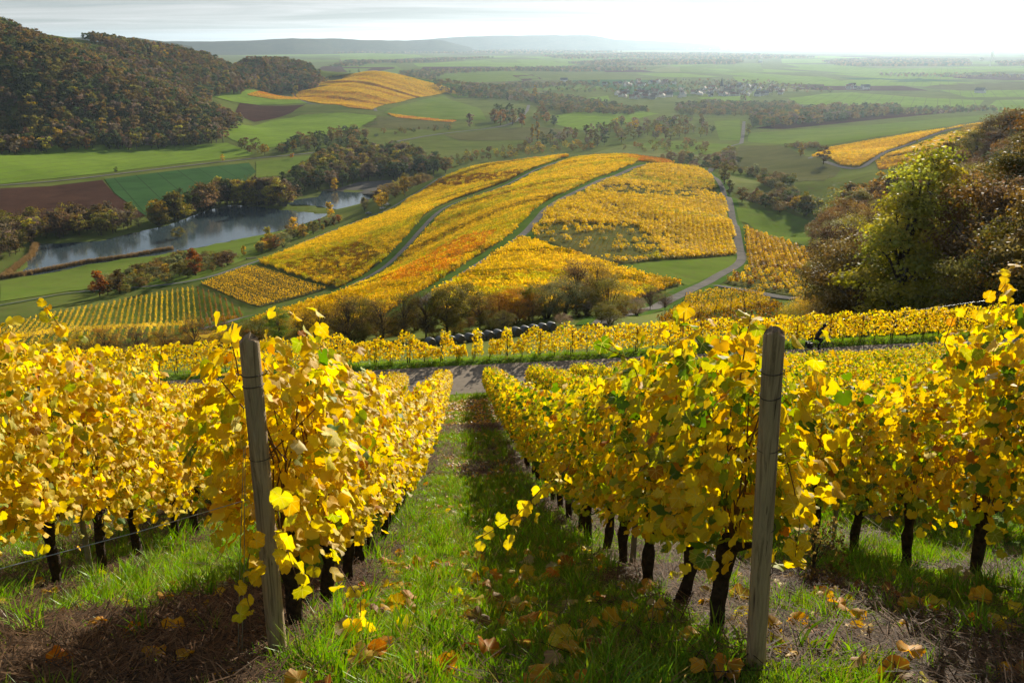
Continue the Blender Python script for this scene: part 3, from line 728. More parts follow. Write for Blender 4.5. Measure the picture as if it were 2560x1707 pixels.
P3B = wpoly([(1300,600),(1400,628),(1545,676),(1654,703),(1700,712),(1618,742),(1500,762),(1280,800),(1100,780),(1080,748),(1165,692),(1225,652)])
plot(P3B, R(84), bands({Y: 6.5, LI: 2, G_: 1.5, OL: .8}, R(84), 9, 4), seed=4, label='triangular yellow vineyard plot below the vineyard road')
PC1 = wpoly([(1545,389),(1600,394),(1690,411),(1640,409),(1590,404)]); plot(PC1, R(40), bands({RD_: 3, O_: 5, G_: 1}, R(40), 9, 5), seed=5, label='red vineyard strip along the crest of the spur')
PC2 = wpoly([(1180,418),(1290,403),(1400,392),(1420,394),(1380,398),(1270,408)]); plot(PC2, R(60), bands({O_: 3, G_: 3, Y: 2}, R(60), 9, 6), seed=6, label='orange vineyard strip along the upper edge of the spur')
P6 = wpoly([(1857,570),(1950,602),(2067,646),(2060,690),(1995,742),(1870,720),(1808,708),(1842,690),(1874,664),(1868,620)])
def p6c(x, y, g):
    r = g.random(len(x)); thin = inside(wpoly([(1876,664),(1960,670),(2060,690),(1991,744),(1800,710)]), x, y)
    return np.where(thin & (r < .72), 100, np.where(r < .7, G_, np.where(r < .85, BR, Y)))
plot(P6, R(12), p6c, seed=7, thick=1.5, spacing=1.8, label='golden brown vineyard plot tapering towards the wood')
for i_, (pp, az_, w_) in enumerate([
        ([(2030,394),(2045,384),(2078,371),(2248,343),(2395,321),(2410,316),(2330,338),(2240,370),(2180,398),(2146,418),(2100,414)], 70, {Y: 5, G_: 6}),
        ([(2195,402),(2258,376),(2345,345),(2400,330),(2520,318),(2600,330),(2480,352),(2340,372),(2230,392)], 75, {G_: 5, Y: 4, OL: 2}),
        ([(2400,328),(2425,315),(2560,303),(2620,312),(2520,318)], 75, {G_: 5, OL: 3}),
        ([(2190,406),(2230,396),(2340,376),(2480,358),(2560,360),(2480,390),(2300,412),(2200,425)], 75, {OL: 5, G_: 3, BR: 2}),
        ([(1112,233),(1060,243),(1007,255),(965,262),(930,276),(870,270),(830,262),(790,258),(748,250),(738,237)], 40, {Y: 7, G_: 4, O_: 1.0, OL: 1.2, BR: 1.0}),
        ([(618,239),(700,233),(734,234),(745,250),(690,250)], 60, {G_: 4, O_: 3}),
        ([(970,286),(1000,289),(1140,304),(1130,307),(990,295)], 60, {O_: 3, G_: 3})]):
    far_ = i_ >= 4; wp_ = wpoly(pp)
    if i_ == 4: wp_ = np.r_[wp_, np.array([azd(*q) for q in [(745,2230),(785,2520),(850,2560),(919,2560),(1018,2500),(1102,2430),(1160,2350)]])]
    plot(wp_, R(az_), bands(w_, R(az_ + (90 if i_ == 4 else 0)), 28 if far_ else 16, 10 + i_, 0.2), 2.8 if far_ else 2.2, seed=10 + i_, thick=2.2 if far_ else 1.3,
         label=['golden vineyard strip on the sunny hillside right of the valley', 'tawny vineyard plot above the hillside track', 'tawny vineyard plot on the hill crest', 'olive vineyard plot just above the brown wood',
                'patchwork of golden vineyards on the small far hill', 'small orange vineyard below the wooded ridge', 'narrow orange vineyard strip in the far fields'][i_])

# plots whose rows can be told apart: every row is a thing of its own
def vine_row(p, q, mat, label, group, dens=20, ls=0.36, hz=(.45, 1.6), seed=0, wid=.2):
    g = np.random.default_rng(seed); L_ = np.hypot(*(q - p)); n_ = int(L_ * dens / 2)
    if n_ < 8: return
    t = g.random(n_); xy = p + t[:, None] * (q - p); d_ = (q - p) / L_; nn = np.array([-d_[1], d_[0]])
    off = g.normal(0, wid, n_); hh = g.uniform(hz[0], hz[1], n_) * (.85 + .3 * vnoise(t * L_, t * 0 + seed, 3.0, 5)); xy = xy + off[:, None] * nn
    c = (p + q) / 2; z0 = float(H(*c)); z = H(xy[:, 0], xy[:, 1]) + hh - z0
    nrm = unit(np.c_[nn[None] * np.sign(off)[:, None] + g.normal(0, .5, (n_, 2)), g.normal(.5, .4, n_)])
    tint = g.uniform(.72, 1.25, (n_, 1)) * np.c_[np.ones(n_), g.uniform(.85, 1.1, n_), np.ones(n_)]
    v, f, tt = stamp(QV, QF, frames(nrm, np.c_[g.normal(0, .5, (n_, 2)), -np.ones(n_)]), np.c_[xy - c, z], g.uniform(.7, 1.3, n_) * ls, tint)
    o = empty('vine_row', (c[0], c[1], z0), label=label, category='vine row', group=group)
    link('foliage', mesh_np('foliage', v, f, [mat], tt), o)
    mb = MB()                                            # posts and stems
    for k in range(int(L_ / 1.6) + 1):
        w = p + d_ * min(L_, k * 1.6); z1 = float(H(*w)) - z0; post = k % 4 == 0
        mb.box((w[0] - c[0], w[1] - c[1], z1 + (.85 if post else .35)), (.09, .09, 1.9 if post else .9))
    so = mb.build('stem_line', M['bark'], o); so['kind'] = 'stuff'
    return o
row_count = {}
def row_plot(poly, az, spacing, matf, label, group, seed=0, **kw):
    d_ = np.array([math.sin(az), math.cos(az)]); n_ = np.array([d_[1], -d_[0]]); c = poly.mean(0)
    drape_world('vineyard_floor', poly, kw.pop('floor', M['meadow']), 0.10)
    for i, b in enumerate(np.arange(-160, 160, spacing)):
        a = np.arange(-220, 220, .5); p = c + a[:, None] * d_ + b * n_; k = np.nonzero(inside(poly, p[:, 0], p[:, 1]))[0]
        if len(k) > 6:
            cnt_ = row_count[group] = row_count.get(group, 0) + 1
            vine_row(p[k[0]], p[k[-1]], matf(b), nth(cnt_) + ' ' + label(b), group, seed=seed + i, **kw)
P5 = wpoly([(-40,826),(0,817),(146,784),(329,748),(480,721),(500,724),(567,752),(612,781),(560,815),(402,845),(200,880),(-40,905)])
def ends(lst): return lst
row_plot(P5, math.atan2(-815, 2449), 2.05, lambda b: VM['yellow'] if b < 24 else VM['brown'],
         lambda b: 'vine row from the left in the striped plot, yellow' if b < 24 else 'vine row from the left in the striped plot, thin and rusty', 'vine rows of the striped plot', 400)
P4 = wpoly([(502,711),(560,690),(618,669),(720,696),(816,723),(740,746),(651,768),(580,742)])
e_ = at(816, 723) - at(618, 669)
row_plot(P4, math.atan2(e_[0], e_[1]), 2.15, lambda b: VM['gold'], lambda b: 'vine row, golden, of the lozenge-shaped plot beside the striped plot', 'vine rows of the lozenge plot', 500, floor=M['olive'])
P7 = wpoly([(1714,747),(1777,728),(1905,733),(1930,760),(1968,800),(1900,830),(1700,840),(1640,815)])
row_plot(P7, R(40), 2.1, lambda b: VM['gold'] if b < 4 else VM['brown'], lambda b: ('golden' if b < 4 else 'brownish') + ' vine row from the left on the slope beside the road bend', 'vine rows by the road bend', 600, floor=M['verge'])

#@@TREES
FW = {'olive': 5.5, 'dark green': 4, 'olive-brown': 4.5, 'brown': 2.0, 'grey-brown': 1.5, 'yellow-green': 1.3, 'golden': 1.0, 'orange-brown': 0.9}
def forest(poly, spacing, h0, h1, nobj, name, label, group, lod, kinds, weights, seed, stuffname='woodland', stufflabel=None, edge=None, slod=None):
    pts = sample_poly(poly, spacing=spacing, seed=seed); g = np.random.default_rng(seed + 1)
    d_ = np.hypot(pts[:, 0], pts[:, 1]); order = np.argsort(d_); pts = pts[order]
    if nobj and len(pts) > nobj: near_, rest = pts[:nobj], pts[nobj:]
    elif nobj: near_, rest = pts, pts[:0]
    else: near_, rest = pts[:0], pts
    random.seed(seed)
    if name == 'wood_tree':                               # room for the larches at the edge
        la, lb_ = azd(2150, 100), azd(2350, 100); az_ = np.arctan2(near_[:, 0], near_[:, 1]); k = (az_ > math.atan2(*la)) & (az_ < math.atan2(*lb_)) & (np.hypot(near_[:, 0], near_[:, 1]) < 140); near_ = near_[~k]
    for p in near_:
        c = pickc(weights); k = random.choice(kinds)
        plant_tree(name, p, random.uniform(h0, h1) * (.62 if k == 'shrub' else 1), lod, k, c, label % c, 'shrub' if k == 'shrub' and name == 'shrub' else 'tree', group, random.uniform(.9, 1.25))
    if len(rest):
        sl = slod or lod; cols = list(weights); pr = [(m_, TM[c]) for c in cols for k in kinds for _, m_ in sl[k][:3]]
        per = len(pr) // len(cols); w = np.array([weights[c] for c in cols]); w = w / w.sum()
        # colours drift in broad patches, as stands of one species do
        t = np.clip(g.random(len(rest)) * .62 + .38 * vnoise(rest[:, 0], rest[:, 1], 45, seed), 0, .999)
        cix = np.searchsorted(np.cumsum(w), t).clip(0, len(cols) - 1)
        sc_ = g.uniform(h0, h1, len(rest)); wd = sc_ * g.uniform(.9, 1.3, len(rest))
        scatter(stuffname, np.c_[rest, H(rest[:, 0], rest[:, 1])], g.uniform(0, 6.28, len(rest)), np.c_[wd, wd, sc_], cix * per + g.integers(0, per, len(rest)), pr, label=stufflabel)
F1 = np.array([azd(*a) for a in [(-250,1130),(0,1185),(183,1240),(366,1265),(560,1290),(548,1360),(600,1430),(600,1520),(535,1600),(470,1700),(450,1850),(380,1950),(200,1850),(60,1750),(-60,1640),(-300,1560)]])
F2 = np.array([azd(440,1640), azd(515,1600), at(530,243), at(600,240), at(680,237), at(735,235)] + [azd(*a) for a in [(790,2300),(815,2480),(775,2600),(715,2620),(620,2520),(510,2400),(420,2300),(300,2150),(200,2000),(380,1900)]])
forest(F1, 12.5, 14, 22, 290, 'forest_tree', '%s broadleaf tree at the lower edge of the wooded hillside', 'trees at the lower edge of the wooded hill', FAR, ['round', 'round', 'tall'], FW, 31, stufflabel='autumn forest covering the hillside above the green field')
forest(F2, 12.5, 15, 21, 0, '', '', '', FAR, ['round', 'round', 'tall'], FW, 33, stufflabel='autumn forest on the far end of the wooded ridge')
POW = {'olive': 3, 'grey-brown': 3, 'olive-brown': 2, 'yellow-green': 1.6, 'brown': 1.2, 'golden': .6, 'dark green': 1}
CL = [  # name, photograph outline of the ground they stand on, number, heights, lod, kinds, colours, label, group
 ('bank_tree', [(372,566),(470,540),(560,505),(700,503),(730,518),(620,513),(560,512),(480,541),(400,568)], 84, 10, 23, MID, ['tall', 'tall', 'round', 'bare', 'shrub'], POW, '%s tree in the row on the far bank of the pond', 'trees on the far pond bank'),
 ('bank_tree', [(0,665),(60,625),(95,602),(250,592),(350,572),(340,556),(200,562),(0,585),(-60,640)], 80, 9, 19, MID, ['round', 'bare', 'tall', 'bare'], {'olive': 3, 'grey-brown': 3, 'brown': 2.5, 'yellow-green': 1.5, 'olive-brown': 2, 'golden': 0.30}, '%s tree between the ploughed field and the pond', 'trees between the ploughed field and the pond'),
 ('shrub', [(190,738),(290,742),(480,697),(590,664),(570,648),(440,662),(300,702)], 80, 4, 8.5, MID, ['shrub', 'shrub', 'round'], {'olive-brown': 3, 'brown': 2, 'grey-green': 2, 'olive': 2, 'rust': .7, 'golden': 0.40}, '%s bush in the thicket between the pond meadow and the vineyards', 'thicket below the pond meadow'),
 ('shrub', [(650,640),(720,614),(820,572),(866,552),(815,552),(710,592),(640,622)], 50, 4, 9, MID, ['shrub', 'round', 'tall'], {'olive-brown': 2, 'grey-green': 2, 'olive': 2, 'yellow': 1, 'rust': 1, 'golden': 0.50}, '%s bush on the bank under the spur', 'bushes under the spur'),
 ('grove_tree', [(690,498),(740,450),(800,405),(900,383),(1000,392),(1110,418),(1120,434),(1010,450),(900,456),(815,474),(740,500)], 200, 12, 20, MID, ['round', 'round', 'tall'], {'dark green': 3.5, 'olive': 3, 'olive-brown': 2.5, 'grey-brown': 1.6, 'yellow-green': .6}, '%s tree in the dense grove behind the pond', 'dense grove behind the pond'),
 ('shrub', [(915,535),(965,515),(1010,488),(1050,462),(1090,440),(1060,438),(1000,462),(940,490),(890,530)], 40, 5, 11, MID, ['shrub', 'round'], {'olive-brown': 3, 'golden': 0.50, 'olive': 2, 'yellow-green': .6, 'brown': 1}, '%s bush along the outer side of the spur road', 'bushes along the spur road'),
 ('hedgerow_tree', [(600,372),(640,390),(720,387),(870,368),(930,340),(880,335),(760,350),(690,374),(640,366)], 56, 9, 15, FAR, ['round', 'shrub', 'tall'], {'olive-brown': 3, 'olive': 3, 'dark green': 2, 'orange-brown': 0.40, 'golden': 0.30}, '%s tree in the hedgerow beside the valley road', 'hedgerow beside the valley road'),
 ('hedgerow_tree', [(930,345),(1000,338),(1100,330),(1180,315),(1090,320),(960,332)], 18, 4, 8, FAR, ['shrub', 'round'], {'olive-brown': 3, 'olive': 2, 'dark green': 2}, '%s bush lining the far road', 'bushes lining the far road'),
 ('valley_tree', [(1220,303),(1290,288),(1312,310),(1250,320)], 9, 14, 22, FAR, ['round'], {'dark green': 2, 'olive-brown': 2, 'orange-brown': 0.50}, '%s tree beside the far road bend', 'trees at the far road bend'),
 ('valley_tree', [(1328,285),(1395,300),(1390,316),(1325,306)], 9, 12, 18, FAR, ['round'], {'dark green': 2, 'olive-brown': 2, 'orange-brown': 0.50}, '%s tree across the far road bend', 'trees across the far road bend'),
 ('valley_tree', [(1390,347),(1560,307),(1700,298),(1780,305),(1790,345),(1700,350),(1640,348),(1500,368),(1440,366),(1300,372),(1330,358)], 95, 8, 15, FAR, ['round', 'round', 'tall'], {'olive': 3, 'olive-brown': 3, 'grey-brown': 2, 'orange-brown': 0.60, 'golden': 0.50, 'dark green': 1}, '%s tree on the valley floor beyond the spur', 'trees beyond the spur'),
 ('orchard_tree', [(1120,418),(1260,398),(1380,384),(1480,376),(1500,358),(1350,366),(1200,380),(1130,400)], 70, 4.5, 8, FAR, ['round', 'shrub'], {'olive': 3, 'yellow-green': 1.5, 'golden': 0.60, 'olive-brown': 2, 'orange-brown': 0.50}, '%s orchard tree on the slope behind the crest', 'orchard behind the crest'),
 ('orchard_tree', [(1540,374),(1640,358),(1720,356),(1800,366),(1760,384),(1640,384)], 26, 5, 8, FAR, ['round', 'shrub'], {'olive': 2, 'orange-brown': 1.00, 'golden': 0.60, 'olive-brown': 2}, '%s orchard tree in the meadow right of the crest', 'orchard right of the crest'),
 ('thicket_tree', [(1640,398),(1700,388),(1800,402),(1830,382),(1852,418),(1805,444),(1775,424),(1700,407)], 44, 5, 11, MID, ['round', 'shrub'], {'olive-brown': 3, 'olive': 2, 'brown': 2, 'grey-brown': 1, 'dark green': 1}, '%s tree in the thicket at the top of the curving road', 'thicket at the top of the curving road'),
 ('hedge_bush', [(1826,432),(1900,447),(1975,466),(1990,458),(1900,436)], 24, 4, 8, MID, ['shrub', 'round'], {'olive-brown': 3, 'olive': 2, 'dark green': 2, 'grey-green': 1}, '%s bush in the upper hedge across the dell', 'upper hedge across the dell'),
 ('hedge_bush', [(1882,458),(1930,484),(1990,503),(2000,494),(1940,470)], 22, 4, 7, MID, ['shrub'], {'olive-brown': 3, 'olive': 2, 'grey-green': 1, 'dark green': 2}, '%s bush in the middle hedge across the dell', 'middle hedge across the dell'),
 ('hedge_bush', [(1848,505),(1920,528),(2000,542),(2050,528),(2000,518),(1900,508)], 30, 5, 9, MID, ['shrub', 'round'], {'olive-brown': 3, 'olive': 2, 'brown': 2, 'dark green': 2}, '%s bush in the lower hedge across the dell', 'lower hedge across the dell'),
 ('hedge_bush', [(1958,371),(2045,371),(2047,367),(1960,366)], 16, 4, 6, FAR, ['shrub'], {'olive-brown': 3, 'olive': 2, 'brown': 2}, '%s bush in the short hedge below the hillside vineyard', 'short hedge below the hillside vineyard'),
]
for i_, (nm_, pp, n__, h0, h1, lod, ks, w_, lb, gr) in enumerate(CL):
    pts = sample_poly(wpoly(pp), n__, seed=50 + i_); random.seed(70 + i_)
    for p in pts:
        c = pickc(w_); k = random.choice(ks)
        plant_tree(nm_, p, random.uniform(h0, h1), lod, k, c, lb % c, 'bush' if 'bush' in lb else 'tree', gr, random.uniform(.9, 1.3))
# far woods that read as one mass
FARW = {'olive': 4, 'olive-brown': 3, 'dark green': 4, 'grey-brown': 2.5, 'orange-brown': .4}
for i_, (pp, sp, h0, h1, lb) in enumerate([
 ([(1080,222),(1250,223),(1420,246),(1560,272),(1620,282),(1560,292),(1400,284),(1330,258),(1200,248)], 15, 8, 14, 'belt of trees winding across the valley before the village'),
 ([(1690,266),(1780,258),(1890,262),(1985,262),(1990,278),(1850,292),(1700,290),(1690,276)], 13, 7, 11, 'dark wood between the village and the green field'),
 ([(1880,322),(1878,290),(1905,272),(2000,276),(2235,272),(2262,286),(2100,306),(1960,320)], 14, 9, 16, 'brown wood across the middle of the plain'),
 ([(2205,284),(2300,272),(2440,268),(2530,278),(2440,282),(2300,290)], 14, 4, 8, 'low hedge on the right of the plain'),
 ([(1300,226),(1420,222),(1560,208),(1700,202),(1900,203),(2050,220),(2110,232),(1950,236),(1700,238),(1500,234)], 34, 6, 10, 'garden trees among the village houses'),
 ([(1080,205),(1300,212),(1500,208),(1500,215),(1280,222),(1090,216)], 20, 8, 13, 'tree belt beyond the small vineyard hill'),
 ([(1000,182),(1100,178),(1300,172),(1560,170),(1620,176),(1400,182),(1250,180),(1110,188),(1020,192)], 24, 9, 15, 'hedgerow woods in the middle of the plain'),
 ([(1420,160),(1560,152),(1720,152),(1860,156),(1840,164),(1700,164),(1500,167)], 26, 12, 18, 'long dark wood on the plain'),
 ([(2055,156),(2200,150),(2420,152),(2430,166),(2250,168),(2100,166)], 24, 12, 18, 'long brown wood right of the village'),
 ([(2488,158),(2600,154),(2640,166),(2500,166)], 24, 12, 18, 'wood at the right edge of the plain'),
 ([(1350,142),(1600,134),(1900,138),(2050,146),(1900,151),(1600,147),(1420,150)], 40, 14, 20, 'distant woods in the haze'),
 ([(820,136),(1000,128),(1350,127),(1560,132),(1350,137),(1000,135)], 60, 16, 24, 'distant dark woods before the hills'),
 ([(850,155),(1000,152),(1100,148),(1240,146),(1130,153),(1000,160)], 28, 10, 16, 'distant hedgerow woods left of the plain'),
 ([(820,170),(860,160),(960,158),(900,168)], 26, 10, 16, 'distant wood behind the vineyard hill'),
 ([(2200,186),(2400,186),(2560,190),(2560,196),(2350,196),(2200,192)], 30, 7, 12, 'thin tree line on the right of the plain'),
 ([(1700,120),(2100,116),(2560,118),(2560,124),(2100,124),(1700,127)], 90, 16, 26, 'farthest woods under the sun'),
]):
    forest(wpoly(pp), sp, h0, h1, 0, '', '', '', FAR, ['round', 'round', 'shrub'], FARW, 140 + i_, stufflabel=lb)
# trees that stand out one by one: base pixel, height, shape, colour
for px, py, h, lod, k, c, lb in [
 (250,742,12,MID,'tall','rust','red and gold tree at the left end of the thicket'), (300,735,11,MID,'tall','olive-brown','olive tree beside the red and gold tree'),
 (490,690,13,MID,'tall','rust','tall russet tree in the middle of the thicket'), (735,583,11,MID,'tall','yellow','bright yellow tree on the bank by the pond tip'),
 (668,600,9,MID,'tall','yellow-green','slim lime tree on the pond meadow'), (690,622,8,MID,'round','orange','round orange tree under the spur'), (610,640,6,MID,'tall','yellow','small yellow tree beside the picnic table'),
 (446,598,9,MID,'shrub','olive','leafy bush on the islet in the pond'), (825,540,11,MID,'tall','yellow','yellow topped tree between the two ponds'), (640,505,21,MID,'tall','yellow-green','big yellow-green tree on the far pond bank'),
 (545,505,21,MID,'tall','yellow-green','tall lime poplar on the far pond bank'), (955,522,13,MID,'round','yellow','yellow tree beside the parked cars'), (912,528,10,MID,'tall','olive','dark tree beside the parked cars'),
 (1012,490,14,MID,'tall','golden','golden tree above the spur road'), (662,388,14,FAR,'round','golden','golden tree at the end of the big green field'), (557,404,8,FAR,'round','golden','small golden roadside tree'), (731,398,7,FAR,'round','orange','orange bush on the strip meadow'),
 (290,432,6,FAR,'round','dark green','small roadside tree below the green field'), (838,478,12,MID,'tall','golden','golden tree by the second pond'),
 (1337,252,34,FAR,'poplar','golden','very tall golden poplar before the village'), (1343,352,24,FAR,'poplar','golden','golden poplar behind the crest'), (1330,352,20,FAR,'poplar','golden','shorter golden poplar behind the crest'),
 (1500,280,20,FAR,'tall','golden','golden tree at the edge of the lime field'), (740,240,24,FAR,'tall','yellow-green','pale tree at the foot of the wooded ridge'), (897,183,16,FAR,'round','dark green','dark tree on top of the small vineyard hill'), (875,183,11,FAR,'round','dark green','low tree beside the dark hilltop tree'),
 (1175,318,22,FAR,'tall','grey-brown','slim grey tree beside the far road'), (1305,318,22,FAR,'tall','orange-brown','orange-brown tree in front of the far road bend'), (1245,300,26,FAR,'round','dark green','broad dark green tree in the far fields'),
 (2018,535,11,MID,'round','yellow-green','lime green tree by the lower hedge'), (1990,530,8,MID,'round','golden','golden bush by the lower hedge'), (2002,392,12,MID,'tall','golden','slim golden tree at the foot of the hillside vineyard'), (2058,412,14,MID,'round','olive-brown','brown tree beside the hillside track'),
 (1811,462,12,MID,'tall','olive','slender tree beside the curving road'), (1824,488,9,MID,'tall','olive','smaller slender tree below it by the curving road'), (1871,338,16,FAR,'tall','olive','single tree beside the straight valley lane'), (1715,366,10,FAR,'round','orange-brown','orange tree in the meadow by the valley lane'),
 (1930,238,26,FAR,'round','grey-brown','large tree at the near edge of the village'), (1858,258,22,FAR,'round','grey-brown','large brown tree in front of the village'), (1990,300,16,FAR,'round','golden','golden tree in the brown wood')]:
    plant_tree('poplar_tree' if k == 'poplar' else 'tree', at(px, py), h, lod, k, c, lb, 'tree', None)
random.seed(9)
for i in range(58):                                       # the scrub that fills the belt
    px = 10 + i * 27 + random.uniform(-10, 10); c = pickc({'olive': 3, 'olive-brown': 3, 'golden': 1.6, 'grey-brown': 1.5, 'orange-brown': 1.2, 'yellow-green': .6} if px > 620 else {'golden': 4, 'olive-brown': 2, 'orange-brown': 2, 'olive': 2})
    plant_tree('scrub_bush', azd(px, random.uniform(146, 168)), random.uniform(2.2, 4.2), NEAR, random.choice(('shrub', 'shrub', 'bare')), c, '%s bush in the scrub belt below the hay bales' % c, 'bush', 'scrub belt below the hay bales', random.uniform(1.0, 1.5))
# the wood close on the right
RF = np.array([azd(*a) for a in [(2030,165),(2090,128),(2300,104),(2560,88),(2950,84),(2950,430),(2300,450),(2100,430),(2060,350),(2080,270),(2050,200)]])
RW = {'olive': 4.5, 'olive-brown': 3, 'brown': 1.3, 'orange-brown': 1.5, 'golden': .6, 'yellow-green': 1.3, 'grey-green': .8, 'dark green': .6}
forest(RF, 8.8, 10.5, 17.5, 190, 'wood_tree', '%s tree in the wood on the right', 'trees of the wood on the right', NEAR, ['round', 'tall', 'round', 'bare'], RW, 41, stufflabel='the deeper part of the wood on the right', slod=MID)
for px, d, h, k, c, lb in [(2225,118,21,'cone','lime','tall yellow-green larch at the edge of the wood'), (2290,126,23,'cone','lime','second yellow-green larch just behind the first'), (2110,138,15,'round','olive-brown','brown tree in front of the larch'), (2030,150,8,'shrub','golden','golden bush at the foot of the wood'),
                           (2075,140,7,'shrub','olive-brown','brown bush at the foot of the wood'), (2430,118,17,'round','orange-brown','orange-brown tree rising at the upper right of the wood'), (2540,100,16,'bare','orange-brown','sparse orange-brown tree at the right edge of the picture'),
                           (2100,330,17,'round','orange-brown','rounded rust-brown tree at the far tip of the wood'), (2060,320,16,'round','brown','rounded brown tree at the far tip of the wood')]:
    plant_tree('wood_tree' if k != 'shrub' else 'shrub', azd(px, d), h, NEAR, k, c, lb, 'tree' if k != 'shrub' else 'shrub', None, 1.15)
# the belt of small trees and bushes below the hay bales
for px, d, h, k, c, lb in [(40,150,5.5,'shrub','golden','golden bush at the left edge behind the vines'),(120,148,5.5,'shrub','golden','second golden bush from the left edge'),(200,150,6,'bare','golden','thin golden tree before the striped plot'),(270,146,6.5,'bare','orange-brown','bare twiggy tree before the striped plot'),
 (350,150,6,'bare','brown','bare brown bush before the striped plot'),(415,150,5.5,'bare','orange-brown','bare orange-brown bush before the striped plot'),(492,142,7,'bare','orange-brown','dark branching tree left of the tall post'),(560,152,5.5,'shrub','olive-brown','brown bush beside the branching tree'),
 (640,150,6,'shrub','olive','olive bush behind the top of the left post'),(700,154,7,'round','green','green leafed small tree right of the left post'),(755,150,7,'bare','golden','thin golden tree in the belt'),(800,148,8,'bare','golden','taller thin golden tree in the belt'),(872,146,9,'bare','olive-brown','bare tree with dark trunk in the belt'),
 (910,152,8.5,'round','olive','olive tree in the belt beside the dark trunk'),(960,148,8.5,'bare','olive-brown','bare brown tree left of the bales'),(1010,152,9,'bare','olive','bare olive tree above the first bales'),(1065,150,9,'bare','olive-brown','thin tree above the first bales'),(1118,150,10,'round','olive','spreading olive tree in the middle of the belt'),
 (1150,156,10.5,'bare','olive','tall open olive tree in the middle of the belt'),(1200,158,7.5,'bare','orange-brown','open orange-brown tree above the bales'),(1255,160,7,'shrub','orange','orange bush above the bales'),(1290,162,7.5,'shrub','orange','brighter orange bush above the bales'),(1322,164,7.5,'round','yellow-green','yellow-green small tree above the bales'),
 (1365,166,8,'shrub','grey-green','grey-green bush above the last bales'),(1405,170,8.5,'shrub','grey-green','larger grey-green bush above the last bales'),(1440,178,12,'bare','brown','large bare brown tree right of the bales'),(1490,180,12,'bare','olive-brown','large bare tree at the end of the belt'),(1520,174,9,'shrub','olive','olive bush at the end of the belt'),
 (1465,172,7,'shrub','olive','round olive bush under the bare brown trees'),(1560,178,5,'shrub','olive-brown','low brown bush by the road below the belt'),(1590,182,4.5,'shrub','grey-brown','low grey bush by the road below the belt'),(1625,212,6.5,'bare','brown','small bare tree beside the lower road'),(1662,216,5,'bare','brown','slight bare tree beside the lower road'),
 (1240,172,6,'shrub','olive-brown','brown bush behind the orange bushes'),(1040,165,6,'shrub','olive','low olive bush behind the bare trees'),(850,165,5.5,'shrub','olive-brown','low brown bush at the vineyard edge'),(1180,170,6,'shrub','olive','olive bush under the spreading tree')]:
    plant_tree('shrub' if k == 'shrub' else 'belt_tree', azd(px, d), h * .88, NEAR, k, c, lb, 'bush' if k == 'shrub' else 'tree', None, 1.1)

#@@REEDS
def tuft(seed, n_=16, h=2.2, r=.5, w=.06):
    g = np.random.default_rng(seed); v, f = [], []
    for i in range(n_):
        a, q = g.uniform(0, 6.28), g.uniform(0, r); x, y = q * math.cos(a), q * math.sin(a); l = g.normal(0, .2 * h, 2); hh = h * g.uniform(.6, 1.1); b = len(v); t = g.uniform(0, 3.14); dx, dy = w * math.cos(t), w * math.sin(t)
        v += [(x - dx, y - dy, 0), (x + dx, y + dy, 0), (x + l[0] + dx * .4, y + l[1] + dy * .4, hh), (x + l[0] - dx * .4, y + l[1] - dy * .4, hh)]; f.append((b, b + 1, b + 2, b + 3))
    return mesh_np('tuft', v, f, [None], np.ones((len(v), 3)))
M['reed'] = mat_leaf('reed', (0.30, 0.20, 0.09), trans=.3, var=.3)
rl = np.r_[densify(wpoly([(430,628),(311,646),(219,660),(110,683),(55,688),(5,697),(40,670),(80,640),(90,612)]), 0.6, False)]
rp = np.repeat(rl, 7, 0) + rng.normal(0, .8, (len(rl) * 7, 2))
scatter('reeds', np.c_[rp, np.maximum(H(rp[:, 0], rp[:, 1]), 0.1)], rng.uniform(0, 6, len(rp)), rng.uniform(.6, 1.15, len(rp)), rng.integers(0, 3, len(rp)), [(tuft(i), M['reed']) for i in range(3)], label='tan reeds along the near shore of the pond')
#@@HILLS
M['hill'] = mat_ground('far_hill', (0.045, 0.055, 0.028), (0.065, 0.065, 0.032), (0.07, 0.085, 0.03), 0.004, 0.02)
def ridge(pts, depth, seed):
    """a long wooded ridge: crest given as (pixel column, crest pixel row, distance)"""
    c = np.array([by_d(*p) for p in pts]); q = []
    for a, b in zip(c[:-1], c[1:]):
        for t in np.linspace(0, 1, 14, endpoint=False): q.append(a + (b - a) * t)
    q = np.array(q + [c[-1]]); out_ = unit(q[:, :2])
    prof = np.array([(-1.0, 0.0), (-.7, .18), (-.45, .5), (-.22, .86), (-.08, .97), (0, 1.0), (.3, .9), (1.0, 0.0)])
    V = []
    for i, p in enumerate(q):
        for t, hz in prof:
            xy = p[:2] + out_[i] * depth * t; n_ = (vnoise(xy[0], xy[1], depth * .22, seed) - .5) * .30 * (1 - abs(2 * hz - 1)) + (vnoise(xy[0], xy[1], 130, seed + 1) - .5) * .05 * hz
            V.append((xy[0], xy[1], -3 + (p[2] + 3) * max(0, hz + n_)))
    k = len(prof); i2 = np.arange(len(q) * k).reshape(-1, k)
    f = np.stack([i2[:-1, :-1], i2[1:, :-1], i2[1:, 1:], i2[:-1, 1:]], -1).reshape(-1, 4)
    link('hill', mesh_np('hill', V, f, [M['hill']], smooth_=True), kind='structure')
ridge([(-500,70,7200),(60,88,7000),(135,93,7000),(260,93,7000),(340,95,7000),(385,101,7100),(430,108,7200),(480,116,7200)], 900, 1)
ridge([(150,120,11000),(300,105,11000),(420,104,11000),(530,104,11000),(640,101,11000),(731,96,11000),(800,98,11200),(850,97,11500),(900,101,11500),(1014,102,12000),(1077,99,12000),(1110,103,12000),(1180,120,12000)], 1300, 2)
